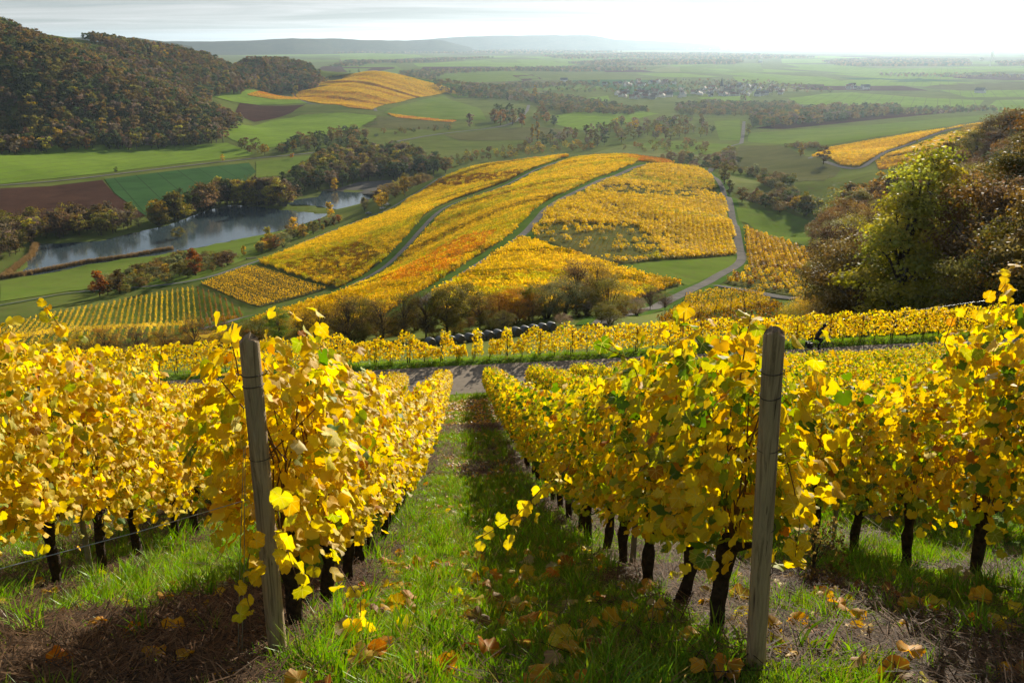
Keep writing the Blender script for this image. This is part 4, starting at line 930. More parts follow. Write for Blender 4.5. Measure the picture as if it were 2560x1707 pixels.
ridge([(900,122,15000),(1010,104,15000),(1077,98,15000),(1168,91,15000),(1362,88,15000),(1472,88,15000),(1508,93,15000),(1537,99,15000),(1600,102,15200),(1700,106,15500),(1800,114,15500)], 1600, 3)
ridge([(1500,101.5,24000),(1700,100.5,24000),(2000,102,24000),(2300,100,24000),(2500,98.5,24000),(2800,97,24000),(3300,98,24000)], 2500, 4)

#@@FOREGROUND
def su(x, y):                                             # world -> (down the row, across to the right)
    return x * RD[0] + y * RD[1], x * RN[0] + y * RN[1]
def xy_of(s_, u_): return np.stack([np.asarray(s_) * RD[0] + np.asarray(u_) * RN[0], np.asarray(s_) * RD[1] + np.asarray(u_) * RN[1]], -1)
pL, pR = at(700, 1682), at(1890, 1712)
sL, uL = su(*pL); sR, uR = su(*pR)
SPC = uR - uL
print('posts', sL, uL, sR, uR)
def grassy(s_, u_):
    """share of grass against bare mulch over the vineyard floor"""
    k = np.floor((u_ - uL) / SPC); f = (u_ - uL) / SPC - k; mid = np.minimum(f, 1 - f) * SPC
    n1, n2 = vnoise(s_, u_, .55, 1), vnoise(s_, u_, 1.6, 2)
    lane0 = np.where((s_ > 17) & (s_ < 24), .45, np.where((s_ > 27) & (s_ < 43), .25, 1.0)) - .55 * (mid < .22) * (s_ > 6)
    left = np.where(s_ < 6.6, .20 + .55 * (f < .30) * (s_ < 4.2) + .5 * (s_ > 5.6) * (f < .55), .95) - .45 * (mid < .2)
    right = np.where(s_ < 7.0, .16 + .75 * (f > .62) * (s_ > 4.3) + .5 * (s_ < 3.6) * (f < .25), np.where(f > .45, .8, .35))
    base = np.where(k == 0, lane0, np.where(k == -1, left, np.where(k == 1, right, .6)))
    return np.clip(base + .55 * (n1 - .5) + .5 * (n2 - .5), 0, 1)
def mat_floor():
    m, nt, out = new_mat('vineyard_soil'); p = geo_pos(nt)
    a = nt.nodes.new('ShaderNodeAttribute'); a.attribute_name = 'tint'; sp = nt.nodes.new('ShaderNodeSeparateXYZ'); nt.links.new(a.outputs['Vector'], sp.inputs[0])
    n1 = noise(nt, 9, 6, .65, p); n2 = noise(nt, 60, 4, .7, p)
    soil = ramp(nt, n1, [(.3, (.024, .014, .010)), (.5, (.046, .027, .018)), (.7, (.078, .050, .031))])
    soil = mixc(nt, prange(nt, n2, .5, .75), soil, (.09, .062, .04))
    gr = ramp(nt, n1, [(.3, (.050, .085, .016)), (.7, (.090, .150, .026))])
    col = mixc(nt, prange(nt, sp.outputs[0], .35, .6), soil, gr)
    finish(nt, out, col, 1.0, n2, .8, .02, 0.05); return m
M['floor'] = mat_floor()
def floor_h(S_, U_, amp=None):
    """height of the worked vineyard floor: small clods, and a low ridge of soil along each row"""
    S_, U_ = np.asarray(S_, float), np.asarray(U_, float); p = xy_of(S_, U_)
    if amp is None: amp = np.where(S_ < 13.0, .035, .03)
    z = near_plane(p[..., 0], p[..., 1]) + .02 + amp * (vnoise(S_, U_, .35, 5) - .4) + amp * .6 * (vnoise(S_, U_, .11, 6) - .5)
    k = np.abs((U_ - uL) / SPC - np.round((U_ - uL) / SPC)) * SPC
    return z + amp * 1.6 * np.exp(-(k / .28) ** 2)
def floor_patch(s0, s1, ds, u0, u1, du, amp):
    S_, U_ = np.meshgrid(np.arange(s0, s1 + ds, ds), np.arange(u0, u1 + du, du), indexing='ij')
    S_ = np.minimum(S_, s1); p = xy_of(S_, U_)
    z = floor_h(S_, U_, amp)
    i2 = np.arange(S_.size).reshape(S_.shape); f = np.stack([i2[:-1, :-1], i2[1:, :-1], i2[1:, 1:], i2[:-1, 1:]], -1).reshape(-1, 4)
    g = grassy(S_, U_).ravel()
    me = mesh_np('vineyard_ground', np.c_[p.reshape(-1, 2), z.ravel()], f[:, ::-1], [M['floor']], np.c_[g, g, g], True)
    if me.polygons[0].normal.z < 0: me.flip_normals()
    link('vineyard_ground', me, kind='structure')
floor_patch(-4.0, 13.0, .07, -9.0, 9.0, .07, .035)
floor_patch(13.0, 47.7, .45, -34, 34, .45, .03)
# the farm road on its bench
def mat_farm_road():
    m, nt, out = new_mat('farm_road'); p = geo_pos(nt); a = noise(nt, .8, 5, .6, p); b = noise(nt, 14, 4, .7, p)
    col = ramp(nt, a, [(.3, (.200, .165, .125)), (.55, (.270, .225, .175)), (.75, (.150, .125, .085))]); col = mixc(nt, prange(nt, b, .55, .8), col, (.12, .10, .07))
    finish(nt, out, col, .95, b, .5, .02, .05); return m
M['farm_road'] = mat_farm_road()
uu = np.arange(-60, 60.1, 1.0)
for nm_, a_, b_, dz, mt_ in (('road', 48.0, 52.8, .06, M['farm_road']), ('road_verge', 52.6, 57.0, .05, M['verge'])):
    ss = np.linspace(a_, b_, 6); S_, U_ = np.meshgrid(ss, uu, indexing='ij'); S2 = S_ + .25 * (vnoise(U_, S_, 2.2, 8) - .5) * ((S_ == a_) | (S_ == b_)); p = xy_of(S2, U_)
    i2 = np.arange(S_.size).reshape(S_.shape); f = np.stack([i2[:-1, :-1], i2[:-1, 1:], i2[1:, 1:], i2[1:, :-1]], -1).reshape(-1, 4)
    me = mesh_np(nm_, np.c_[p.reshape(-1, 2), near_plane(p[..., 0], p[..., 1]).ravel() + dz], f, [mt_], smooth_=True)
    if me.polygons[0].normal.z < 0: me.flip_normals()
    link(nm_, me, kind='structure')

# ---- leaves
half = [(0, 1.0), (8, .93), (15, .96), (25, .86), (33, .83), (42, .91), (52, .97), (62, .90), (73, .85), (82, .81), (96, .87), (110, .88), (126, .78), (145, .66), (163, .50)]
def leaf_mesh(seed, fine=True):
    g = np.random.default_rng(seed); hl = half if fine is True else [half[i] for i in ((0, 3, 6, 9, 11, 14) if not fine else (0, 2, 4, 6, 8, 10, 12, 14))]
    pol = hl + [(180, .10)] + [(360 - a, r) for a, r in reversed(hl[1:])]
    v = [(0, .02, 0)]; cup, fold, ph, droop = g.uniform(-.35, .45), g.uniform(.0, .5), g.uniform(0, 6.28), g.uniform(0, .35)
    for a, r in pol:
        r = r * g.uniform(.93, 1.07); x, y = r * math.sin(R(a)), r * math.cos(R(a))
        v.append((x, y, -fold * abs(x) * .8 + cup * (x * x + y * y) * .7 + .13 * math.sin(3 * R(a) + ph) + g.normal(0, .035) - droop * max(0, y) ** 2))
    n_ = len(pol); f = [(0, 1 + (i + 1) % n_, 1 + i) for i in range(n_)]
    return np.array(v), np.array(f)[:, ::-1].copy()
LEAF = [leaf_mesh(i) for i in range(8)]
LEAFLO = [leaf_mesh(40 + i, False) for i in range(3)]
LEAFMD = [leaf_mesh(60 + i, 2) for i in range(5)]
M['leaf'] = mat_leaf('vine_leaf', use='color', trans=.50, rough=.6, spec=.18, vein=True, var=.12)
M['leaf_tint'] = mat_leaf('vine_foliage', trans=.50, rough=.6, spec=.15, var=.10)
LEAFME = [mesh_np('leaf', v, f, [M['leaf']], smooth_=True) for v, f in LEAF]
PAL = np.array([(.80, .56, .024), (.82, .65, .055), (.76, .45, .022), (.60, .56, .035), (.34, .40, .030), (.12, .21, .025), (.48, .20, .020), (.74, .64, .28)])
WL = np.array([50, 25, 9, 9, 4, 1.5, 2.5, 2.0]); WR = np.array([33, 9, 10, 18, 15, 11, 2, 1.0])
def leaf_cloud(g, n_, L_, wts, top=1.60, wid=.25, shear=SLOPE, bot=.52):
    """positions and frames of the leaves of one vine; x runs down the row, y across"""
    x = g.uniform(-L_ / 2 - .06, L_ / 2 + .06, n_)
    q = g.random(n_) ** .82; tp = top + .09 * np.sin(x * 7 + g.uniform(0, 6)) + .05 * g.normal(size=n_)
    z = bot + (tp - bot) * q + .06 * g.normal(size=n_)
    low = (z < bot + .16) & (g.random(n_) < .45); z = np.where(low, z + .35, z)
    y = np.sign(g.normal(size=n_)) * (.03 + wid * g.random(n_) ** .7) * (.75 + .45 * np.sin(np.clip((z - bot) / (top - bot), 0, 1) * 2.6)) + .03 * g.normal(size=n_)
    nrm = unit(np.c_[g.normal(0, .55, n_), np.sign(y) * g.uniform(.25, 1.2, n_) + g.normal(0, .3, n_), g.normal(.55, .5, n_)])
    tip = np.c_[g.normal(0, .55, n_), np.sign(y) * .35 + g.normal(0, .45, n_), -np.ones(n_)]
    pos = np.c_[x, y, z - shear * x]; fr = frames(nrm, tip); sc = g.uniform(.032, .060, n_) * np.where(g.random(n_) < .12, 1.2, 1.0)
    ci = g.choice(len(PAL), n_, p=wts / wts.sum()); col = PAL[ci] * g.uniform(.8, 1.15, (n_, 1)) * np.c_[np.ones(n_), g.uniform(.9, 1.1, n_), np.ones(n_)]
    return pos, fr, sc, col
M['vine_bark'] = mat_plain('vine_bark', (.020, .014, .010), (.070, .050, .036), 26, .95, 1.0, .1, .03)
M['cane'] = mat_plain('cane', (.11, .050, .024), (.17, .085, .042), 20, .7, .2, .3)
def trunk_mesh(seed, h=.62, shear=SLOPE):
    g = np.random.default_rng(seed); mb = MB(); b = g.normal(0, .045, (2, 2))
    pts = [(0, 0, -.14)] + [(b[0, 0] * math.sin(t * 2.6) + b[1, 0] * t * .7, b[0, 1] * math.sin(t * 2.6) * .6 + b[1, 1] * t * .5, h * t) for t in np.linspace(0, 1, 8)]
    rad = [.046] + list(.028 + .013 * np.abs(np.sin(np.linspace(0, 7, 8) + g.uniform(0, 6))) + .006 * g.random(8)); rad[-1] *= 1.25; rad[-2] *= 1.2
    mb.tube(pts, rad, 10)
    mb.v = [tuple(Vector(v) + Vector(g.normal(0, .0045, 3))) for v in mb.v]      # shaggy bark
    e = Vector(pts[-1])
    for sgn in (-1, 1):                                   # the knobbly head throws an arm each way along the row
        p = e + Vector((sgn * .06, 0, .0)); q = e + Vector((sgn * g.uniform(.13, .24), g.normal(0, .04), g.uniform(.0, .07) - shear * sgn * .15)); mb.tube([e + Vector((0, 0, -.05)), p, q], [.026, .026, .015], 7)
    return mb.mesh('trunk', [M['vine_bark']], True), e
def cane_points(g, e, shear=SLOPE, k=7, top=1.58):
    out_ = []
    for i in range(k):
        x1 = g.uniform(-.42, .42); a = e + Vector((x1 * .25, 0, .02 - shear * x1 * .25)); m_ = Vector((x1 * .8, g.normal(0, .06), (e.z + top) * .5 - shear * x1 * .8)); b = Vector((x1 + g.normal(0, .06), g.normal(0, .10), top - .08 + g.normal(0, .06) - shear * x1))
        out_.append([a, a.lerp(m_, .5) + Vector((g.normal(0, .03), g.normal(0, .03), 0)), m_, b])
    return out_
ROT = R(90) - ROWA                                        # turns local x to run down the row
def vine_base(s_, u_):
    p = xy_of(s_, u_); return (p[0], p[1], float(near_plane(p[0], p[1])) + .03)
def add_leaf(o, pos, fr, sc, col, seed):
    l = bpy.data.objects.new('leaf', LEAFME[seed % 8]); COL.objects.link(l); l.parent = o
    m_ = Matrix([[*(fr[i] * sc), pos[i]] for i in range(3)] + [[0, 0, 0, 1]]); l.matrix_local = m_; l.color = (*col, 1)
def shoot(o, pts, n_, g, wts, r=.004, ls=(.045, .08)):
    """a cane straying out of the row, with its own leaves"""
    mb = MB(); pts = [Vector(p) for p in pts]; mb.tube(pts, [r * (1 - .6 * i / len(pts)) for i in range(len(pts))], 5); mb.build('cane', M['cane'], o)
    for i in range(n_):
        t = (i + .6) / n_ * (len(pts) - 1); k = min(int(t), len(pts) - 2); p = pts[k].lerp(pts[k + 1], t - k); a = g.normal(size=3); a[2] = abs(a[2]) * .6 + .1
        fr = frames(unit(a)[None], (g.normal(0, .5, 3) + np.array([0, 0, -.7]))[None])[0]; off = g.normal(0, .03, 3)
        add_leaf(o, np.array(p) + off, fr, g.uniform(*ls), PAL[g.choice(8, p=wts / wts.sum())] * g.uniform(.85, 1.15), int(g.integers(0, 8)))
    return
SP = 0.95
def merged_leaves(pos, fr, sc, col, kinds, name):
    vs, fs, ts, b = [], [], [], 0
    for j, (bv, bf) in enumerate(kinds):
        q = np.arange(len(pos)) % len(kinds) == j; v, f, t = stamp(bv, bf, fr[q], pos[q], sc[q], col[q]); vs.append(v); fs.append(f + b); ts.append(t); b += len(v)
    return mesh_np(name, np.concatenate(vs), np.concatenate(fs), [M['leaf_tint']], np.concatenate(ts), True)
def near_vine(s_, u_, seed, wts, label, n_=285, group='vines closest to the camera', top=1.66, **kw):
    g = np.random.default_rng(seed); o = empty('grapevine', vine_base(s_, u_), ROT, label=label, category='grapevine', group=group)
    q0, q1 = xy_of(s_ - .5, u_), xy_of(s_ + .5, u_); sl = float(near_plane(*q0) - near_plane(*q1)); kw['shear'] = sl
    tr, e = trunk_mesh(seed, shear=sl); link('trunk', tr, o)
    for c in cane_points(g, e, sl, 9, top - .05):
        mb = MB(); mb.tube(c, [.006, .005, .0045, .003], 5); mb.build('cane', M['cane'], o)
    pos, fr, sc, col = leaf_cloud(g, n_, SP, wts, top, **kw)
    for i in range(n_): add_leaf(o, pos[i], fr[i], sc[i], col[i], int(g.integers(0, 8)))
    pos, fr, sc, col = leaf_cloud(g, 780, SP, wts, top, **kw)
    inner = merged_leaves(pos, fr, sc * .90, col, LEAFMD, 'foliage'); io = link('foliage', inner, o); io['kind'] = 'stuff'
    return o
VAR = []
for w_ in (WL, WR):
    for i in range(5):
        g = np.random.default_rng(900 + i + int(w_[0])); pos, fr, sc, col = leaf_cloud(g, 840, SP, w_)
        fol = merged_leaves(pos, fr, sc * 1.04, col, LEAFLO, 'foliage')
        tr, e = trunk_mesh(950 + i); mb = MB()
        for c in cane_points(g, e): mb.tube(c, [.006, .005, .0045, .003], 4, False)
        VAR.append((fol, tr, mb.mesh('canes', [M['cane']])))
rowu = lambda k: uL + SPC * k                            # k = 0 carries the left post, 1 the right post
first = {0: sL + .50, 1: sR + .58}
ROWN = {-1: 'in the row left of the left post', 0: 'in the row of the left post', 1: 'in the row of the right post', 2: 'in the row right of the right post'}
ordw = ['first', 'second', 'third', 'fourth', 'fifth', 'sixth', 'seventh']
vines = []
for k in range(-14, 16):
    s0 = first.get(k, 3.7 + (k * .37) % .5)
    for j in range(int((47.0 - s0) / SP) + 1):
        s_ = s0 + j * SP + .06 * math.sin(j * 5.1 + k); u_ = rowu(k); x, y = xy_of(s_, u_)
        if y < .5 or abs(x) > .60 * y + 1.6: continue
        if k not in (0, 1) and s_ < 2.5: continue
        vines.append((math.hypot(x, y), k, j, s_, u_))
vines.sort()
NEARV = {(-1, j) for j in range(0, 8)} | {(0, j) for j in range(6)} | {(1, j) for j in range(6)} | {(2, j) for j in range(0, 7)}
cnt, rest, seen = 0, [], {}
VINE = {}
for d_, k, j, s_, u_ in vines:
    wts = WL if k <= 0 else WR
    if k == 2: wts = WR + np.array([0, 0, 14, 0, 0, 0, 2, 0])
    if (k, j) in NEARV and len(VINE) < 22:
        seen[k] = seen.get(k, 0) + 1
        VINE[(k, j)] = near_vine(s_, u_, 700 + 31 * k + j, wts, '%s yellow grapevine from the near end %s' % (ordw[min(seen[k] - 1, 6)], ROWN[k]), top={-1: 1.98, 0: 1.60 if j < 2 else 1.68, 1: 1.48 if j == 0 else 1.66, 2: 1.86 if j < 3 else 1.56}[k])
    elif cnt < 280 and (abs(k - .5) < 4.6 or d_ < 30):
        cnt += 1; v_ = VAR[(0 if k <= 0 else 5) + int(rng.integers(0, 5))]; p = vine_base(s_, u_); x, y = p[:2]
        where = ROWN[k][3:] if k in ROWN else 'the %s row %s' % (nth(-k if k < 0 else k - 1), 'left of the left post' if k < 0 else 'right of the right post')
        o = empty('grapevine', p, ROT, label='golden grapevine, %s from the near end in %s' % (nth(j + 1), where.replace('the row', 'the row')), category='grapevine', group='grapevines further down the slope')
        link('foliage', v_[0], o); link('trunk', v_[1], o); link('cane_bundle', v_[2], o)
        o.scale = (1, rng.uniform(.85, 1.15) * (1 if rng.random() < .5 else -1), rng.uniform(.93, 1.06) * (1.0 - .16 * max(0, (s_ - 28) / 20)))
    else: rest.append((s_, u_, k))
rest = np.array(rest); p = xy_of(rest[:, 0], rest[:, 1])
scatter('vine_foliage', np.c_[p, near_plane(p[:, 0], p[:, 1]) + .03], np.full(len(p), ROT), np.c_[np.ones(len(p)), np.ones(len(p)), rng.uniform(.93, 1.08, len(p)) * (1 - .16 * np.clip((rest[:, 0] - 28) / 20, 0, 1))], np.where(rest[:, 2] <= 0, 0, 5) + rng.integers(0, 5, len(p)), [(v_[0], None) for v_ in VAR], label='far parts of the vine rows on the slope above the road')
scatter('vine_stems', np.c_[p, near_plane(p[:, 0], p[:, 1]) + .03], np.full(len(p), ROT), np.ones(len(p)), rng.integers(0, 5, len(p)), [(v_[1], None) for v_ in VAR[:5]], label='far vine trunks in the rows above the road')
print('vines', len(vines), len(VINE), cnt, len(rest))
#@@POSTS
def mat_wood():
    m, nt, out = new_mat('weathered_wood'); tc = nt.nodes.new('ShaderNodeTexCoord')
    mp = N(nt, 'ShaderNodeMapping'); mp.inputs['Scale'].default_value = (34, 34, 1.3); nt.links.new(tc.outputs['Object'], mp.inputs[0])
    a = noise(nt, 1.6, 6, .65, mp.outputs[0], .8); b = noise(nt, 2.5, 3, .5, tc.outputs['Object'])
    col = ramp(nt, a, [(.28, (.060, .040, .024)), (.38, (.22, .155, .095)), (.56, (.42, .31, .195)), (.75, (.29, .22, .145))])
    mp2 = N(nt, 'ShaderNodeMapping'); mp2.inputs['Scale'].default_value = (70, 70, 2.2); nt.links.new(tc.outputs['Object'], mp2.inputs[0])
    c2 = noise(nt, 1.0, 3, .6, mp2.outputs[0], .4)
    col = mixc(nt, prange(nt, b, .45, .7, 0, .45), col, (.20, .165, .11))
    col = mixc(nt, prange(nt, c2, .66, .70, 0, .9), col, (.025, .018, .013))
    col = mixc(nt, prange(nt, c2, .36, .28, 0, .5), col, (.45, .37, .27))
    finish(nt, out, col, .92, a, .7, .012, .15); return m
M['wood'] = mat_wood()
M['wire'] = mat_plain('galvanised_wire', (.30, .30, .29), (.45, .44, .42), 60, .45, .1, .5, .01, .8)
M['rust'] = mat_plain('rusty_wire', (.05, .035, .028), (.10, .075, .06), 60, .7, .3, .3, .01, .4)
def to_local(o, p):
    return Matrix.Rotation(-o.rotation_euler[2], 3, 'Z') @ (Vector(p) - Vector(o.location))
def pix_at(px, py, y):
    r = ray(px, py); t = y / r[1]; return Vector((r[0] * t, y, CZ + r[2] * t))
def make_post(base_px, top_px, lean, rad, label, rings, seed):
    rad = rad * .93
    g = np.random.default_rng(seed); b = at(*base_px); zb = float(H(*b)); t = pix_at(*top_px, b[1] - lean); B = Vector((b[0], b[1], zb - .25))
    o = empty('vine_post', (b[0], b[1], zb), label=label, category='post')
    O = Vector(o.location); ax = (t - B).normalized(); u = ax.orthogonal().normalized(); w = ax.cross(u); L_ = (t - B).length
    n_, V, F = 22, [], []
    hs = [0, .2, .45, .8, 1.1, 1.4, 1.62, L_ - .10, L_ - .012, L_]
    ph = g.uniform(0, 6.28, 4)
    for k, hh in enumerate(hs):
        for j in range(n_):
            a = 2 * math.pi * j / n_
            r = rad * (1.03 - .05 * hh / L_) * (1 + .018 * math.sin(3 * a + ph[0] + hh) + .012 * math.sin(7 * a + ph[1]) - .10 * max(0, math.cos(a - ph[2] - .15 * hh)) ** 60)
            if k == len(hs) - 1: r *= .97
            V.append(tuple(B - O + ax * (hh + (.012 * math.sin(2 * a + ph[3]) if k >= len(hs) - 2 else 0)) + (u * math.cos(a) + w * math.sin(a)) * r))
    for k in range(len(hs) - 1):
        for j in range(n_): F.append((k * n_ + j, k * n_ + (j + 1) % n_, (k + 1) * n_ + (j + 1) % n_, (k + 1) * n_ + j))
    nside = len(F); m_ = (len(hs) - 1) * n_; b2 = len(V)
    for j in range(n_): p_ = Vector(V[m_ + j]); V.append(tuple(p_ + ax * (.007 * math.sin(5 * j) + .005 * math.sin(2.3 * j + 1) - .003)))
    V.append(tuple(B - O + ax * (L_ - .006))); c = len(V) - 1
    for j in range(n_): F.append((b2 + j, b2 + (j + 1) % n_, c)); F.append((m_ + j, m_ + (j + 1) % n_, b2 + (j + 1) % n_, b2 + j))
    me = bpy.data.meshes.new('post'); me.from_pydata(V, [], F); me.materials.append(M['wood']); me.polygons.foreach_set('use_smooth', np.arange(len(F)) < nside); link('post', me, o)
    for py, tilt, hook in rings:                          # wire loops nailed round the post
        q = (py - top_px[1]) / (base_px[1] - top_px[1]); c = t.lerp(Vector((b[0], b[1], zb)), q) - O; mb = MB(); pts = []
        for j in range(25):
            a = 2 * math.pi * j / 24; pts.append(c + (u * math.cos(a) + w * math.sin(a)) * (rad * 1.06) + ax * (tilt * math.sin(a + ph[0])))
        mb.tube(pts, .0022, 5, False)
        if hook:
            for sg in (-1, 1):
                e = c + Vector((sg * rad * 1.05, -.01, 0)); mb.tube([e, e + Vector((sg * .016, -.012, .006)), e + Vector((sg * .024, .002, .016)), e + Vector((sg * .012, .01, .018))], .0022, 5)
        mb.build('wire_loop', M['rust'], o)
    return o, t, Vector((b[0], b[1], zb))
postL, topL, botL = make_post((700, 1682), (622, 847), .10, .046, 'weathered wooden end post standing left of the grass lane', [(925, .004, True), (950, .006, False), (1118, .004, True), (1300, .008, False), (1322, .006, False), (1410, .004, False), (1560, .004, False)], 1)
postR, topR, botR = make_post((1890, 1712), (1936, 830), .10, .046, 'weathered wooden end post standing right of the grass lane', [(915, .003, True), (968, .010, False), (1092, .004, False), (1285, .008, False), (1396, .004, False), (1562, .004, False)], 2)
for dx in (-.012, .006):                                  # the slack anchor wires beside the left post
    mb = MB(); a = pix_at(612 + dx * 200, 1115, botL.y - .10) - Vector(postL.location); b = pix_at(600 + dx * 500, 1700, botL.y - .16) - Vector(postL.location)
    mb.tube([a, a.lerp(b, .5) + Vector((.004 * (1 if dx > 0 else -1), 0, 0)), b], .0016, 5); mb.build('anchor_wire', M['wire'], postL)
mb = MB(); a = pix_at(616, 1249, botL.y - .06); b = pix_at(0, 1421, 3.2); mb.tube([a, a.lerp(b, .5) + Vector((0, 0, -.008)), b, b + (b - a) * .5], .0019, 6)
mb.build('guy_wire', M['wire'], label='pale guy wire slanting from the left post to the lower left', cat='wire')
for k, nm_ in ((-1, 'row left of the left post'), (0, 'row behind the left post'), (1, 'row behind the right post'), (2, 'row right of the right post')):
    for hh, w_ in ((.52, 'lowest'), (.86, 'second lowest'), (1.16, 'second highest'), (1.42, 'highest')):
        s0 = {0: sL, 1: sR}.get(k, 3.0); pts = []
        for s_ in np.arange(s0, 46.8, 2.3):
            q = xy_of(s_, rowu(k)); pts.append((q[0], q[1], float(near_plane(q[0], q[1])) + hh + .03))
        mb = MB(); mb.tube(pts, .0015, 5); mb.build('trellis_wire', M['wire'], label='%s trellis wire of the %s' % (w_, nm_), cat='wire')
stn = 0
M['stake'] = mat_plain('stake_wood', (.13, .11, .09), (.24, .21, .17), 14, .9, .4, .2)
for k, s0, nm_ in ((-1, 7.3, 'row left of the left post'), (0, 8.4, 'row of the left post'), (1, 7.0, 'row of the right post'), (2, 8.3, 'row right of the right post')):
    for j in range(9):
        s_ = s0 + j * 4.3; q = xy_of(s_, rowu(k) + .05); z = float(near_plane(*q)); mb = MB()
        tl = Vector((rng.normal(0, .04), rng.normal(0, .04), 1)); mb.tube([Vector((0, 0, -.1)), tl * .8, tl * 1.5], [.024, .023, .021], 8)
        mb.build('stake', M['stake'], loc=(q[0], q[1], z), label='%s thin wooden stake down the %s' % (['first', 'second', 'third', 'fourth', 'fifth', 'sixth', 'seventh', 'eighth', 'ninth'][j], nm_), cat='stake', group='stakes in the vine rows')
# canes that stray out of the rows
g5 = np.random.default_rng(77)
def stray(key, pix, y, n_, wts, r=.004, ls=(.038, .062)):
    o = VINE.get(key) or VINE[min(VINE, key=lambda q: (abs(q[0] - key[0]) * 10 + abs(q[1] - key[1])))]
    ys = y if hasattr(y, '__len__') else [y] * len(pix)
    shoot(o, [to_local(o, pix_at(px, py, yy)) for (px, py), yy in zip(pix, ys)], n_, g5, wts, r, ls)
stray((1, 1), [(1420, 1170), (1350, 1225), (1290, 1290), (1190, 1350)], [5.5, 5.3, 5.2, 5.1], 17, WL * np.array([1, 2, .3, 2, 1, 0, 0, 1]))
stray((-1, 3), [(215, 1000), (190, 900), (150, 820), (118, 768)], 7.2, 18, WL)
stray((-1, 4), [(395, 960), (400, 900), (405, 860)], 7.6, 9, WR)
stray((0, 0), [(600, 960), (590, 900), (578, 855)], 4.25, 6, WL)
stray((2, 2), [(2440, 900), (2460, 800), (2500, 730), (2545, 665)], 6.2, 16, WL * np.array([1, 1, 3, 1, 0, 0, 1, 0]))
stray((2, 2), [(2400, 930), (2360, 860), (2385, 790)], 6.0, 9, WL)
stray((1, 0), [(1850, 950), (1865, 850), (1880, 775)], 4.25, 9, WR)
stray((1, 1), [(1700, 960), (1705, 880), (1710, 780)], 4.7, 9, WR)
stray((1, 2), [(1600, 960), (1580, 900), (1490, 860)], 5.2, 7, WR)
stray((0, 0), [(690, 1250), (700, 1310), (720, 1380), (740, 1440)], 3.72, 9, WL * np.array([1, 2, .3, 3, 1, 0, 0, 0]), .003, (.042, .066))
stray((0, 0), [(640, 1330), (620, 1400), (610, 1470), (628, 1530)], 3.85, 10, WL, .003)
stray((1, 0), [(1960, 1120), (1985, 1220), (2000, 1310), (1985, 1410)], 3.85, 13, WL * np.array([1, 2, .3, 3, 1, 0, 0, 0]), .003, (.042, .068))
stray((0, 1), [(850, 1420), (900, 1500), (905, 1570), (885, 1600)], 4.4, 10, WL, .003)

#@@GRASS
M['blade'] = mat_leaf('grass_blade', trans=.40, rough=.45, spec=.3, var=.25)
def grass_clump(seed, n_=26, r=.075, h=(.020, .058), w=.0036, dry=.14):
    g = np.random.default_rng(seed); V, F, T = [], [], []
    for i in range(n_):
        a, q = g.uniform(0, 6.28), r * math.sqrt(g.random()); x, y = q * math.cos(a), q * math.sin(a); hh = g.uniform(*h); ln = g.normal(0, .45, 2) * hh; t = g.uniform(0, 3.14); dx, dy = w * math.cos(t) * g.uniform(.6, 1.3), w * math.sin(t) * g.uniform(.6, 1.3)
        b = len(V); V += [(x - dx, y - dy, -.01), (x + dx, y + dy, -.01), (x + ln[0] * .4 + dx * .8, y + ln[1] * .4 + dy * .8, hh * .6), (x + ln[0] * .4 - dx * .8, y + ln[1] * .4 - dy * .8, hh * .6), (x + ln[0] * 1.1 + dx * .15, y + ln[1] * 1.1 + dy * .15, hh * .98), (x + ln[0] * 1.1 - dx * .15, y + ln[1] * 1.1 - dy * .15, hh * .98)]
        F += [(b, b + 1, b + 2, b + 3), (b + 3, b + 2, b + 4, b + 5)]
        c = np.array((.30, .23, .09)) if g.random() < dry else np.array((.165, .305, .028)) * g.uniform(.7, 1.5) * np.array((g.uniform(.8, 1.5), 1, 1)); T += [c] * 6
    return mesh_np('grass_clump', V, F, [M['blade']], np.array(T))
GC = [grass_clump(i) for i in range(5)] + [grass_clump(9 + i, 20, .06, (.02, .06), .004, .35) for i in range(2)] + [grass_clump(12, 22, .05, (.09, .20), .004, .25)]
M['straw'] = mat_leaf('straw', trans=.15, rough=.8, spec=.2, var=.2)
def straw_clump(seed, n_=16, r=.11):
    g = np.random.default_rng(seed); V, F, T = [], [], []
    for i in range(n_):
        a = g.uniform(0, 6.28); c = g.uniform(-r, r, 2); l = g.uniform(.03, .13); w = g.uniform(.0012, .003); dx, dy = math.cos(a), math.sin(a); z0, z1 = g.uniform(.0, .035), g.uniform(.0, .045); b = len(V)
        V += [(c[0] - dx * l - dy * w, c[1] - dy * l + dx * w, z0), (c[0] - dx * l + dy * w, c[1] - dy * l - dx * w, z0), (c[0] + dx * l + dy * w, c[1] + dy * l - dx * w, z1), (c[0] + dx * l - dy * w, c[1] + dy * l + dx * w, z1)]; F.append((b, b + 1, b + 2, b + 3))
        T += [np.array((.155, .088, .044)) * g.uniform(.12, 1.3)] * 4
    return mesh_np('straw_clump', V, F, [M['straw']], np.array(T))
SCM = [straw_clump(i) for i in range(4)]
def rand_su(n_, s0, s1, u0, u1, seed):
    g = np.random.default_rng(seed); return g.uniform(s0, s1, n_), g.uniform(u0, u1, n_), g
gp, gs, gi, sp_, ss_, si_ = [], [], [], [], [], []
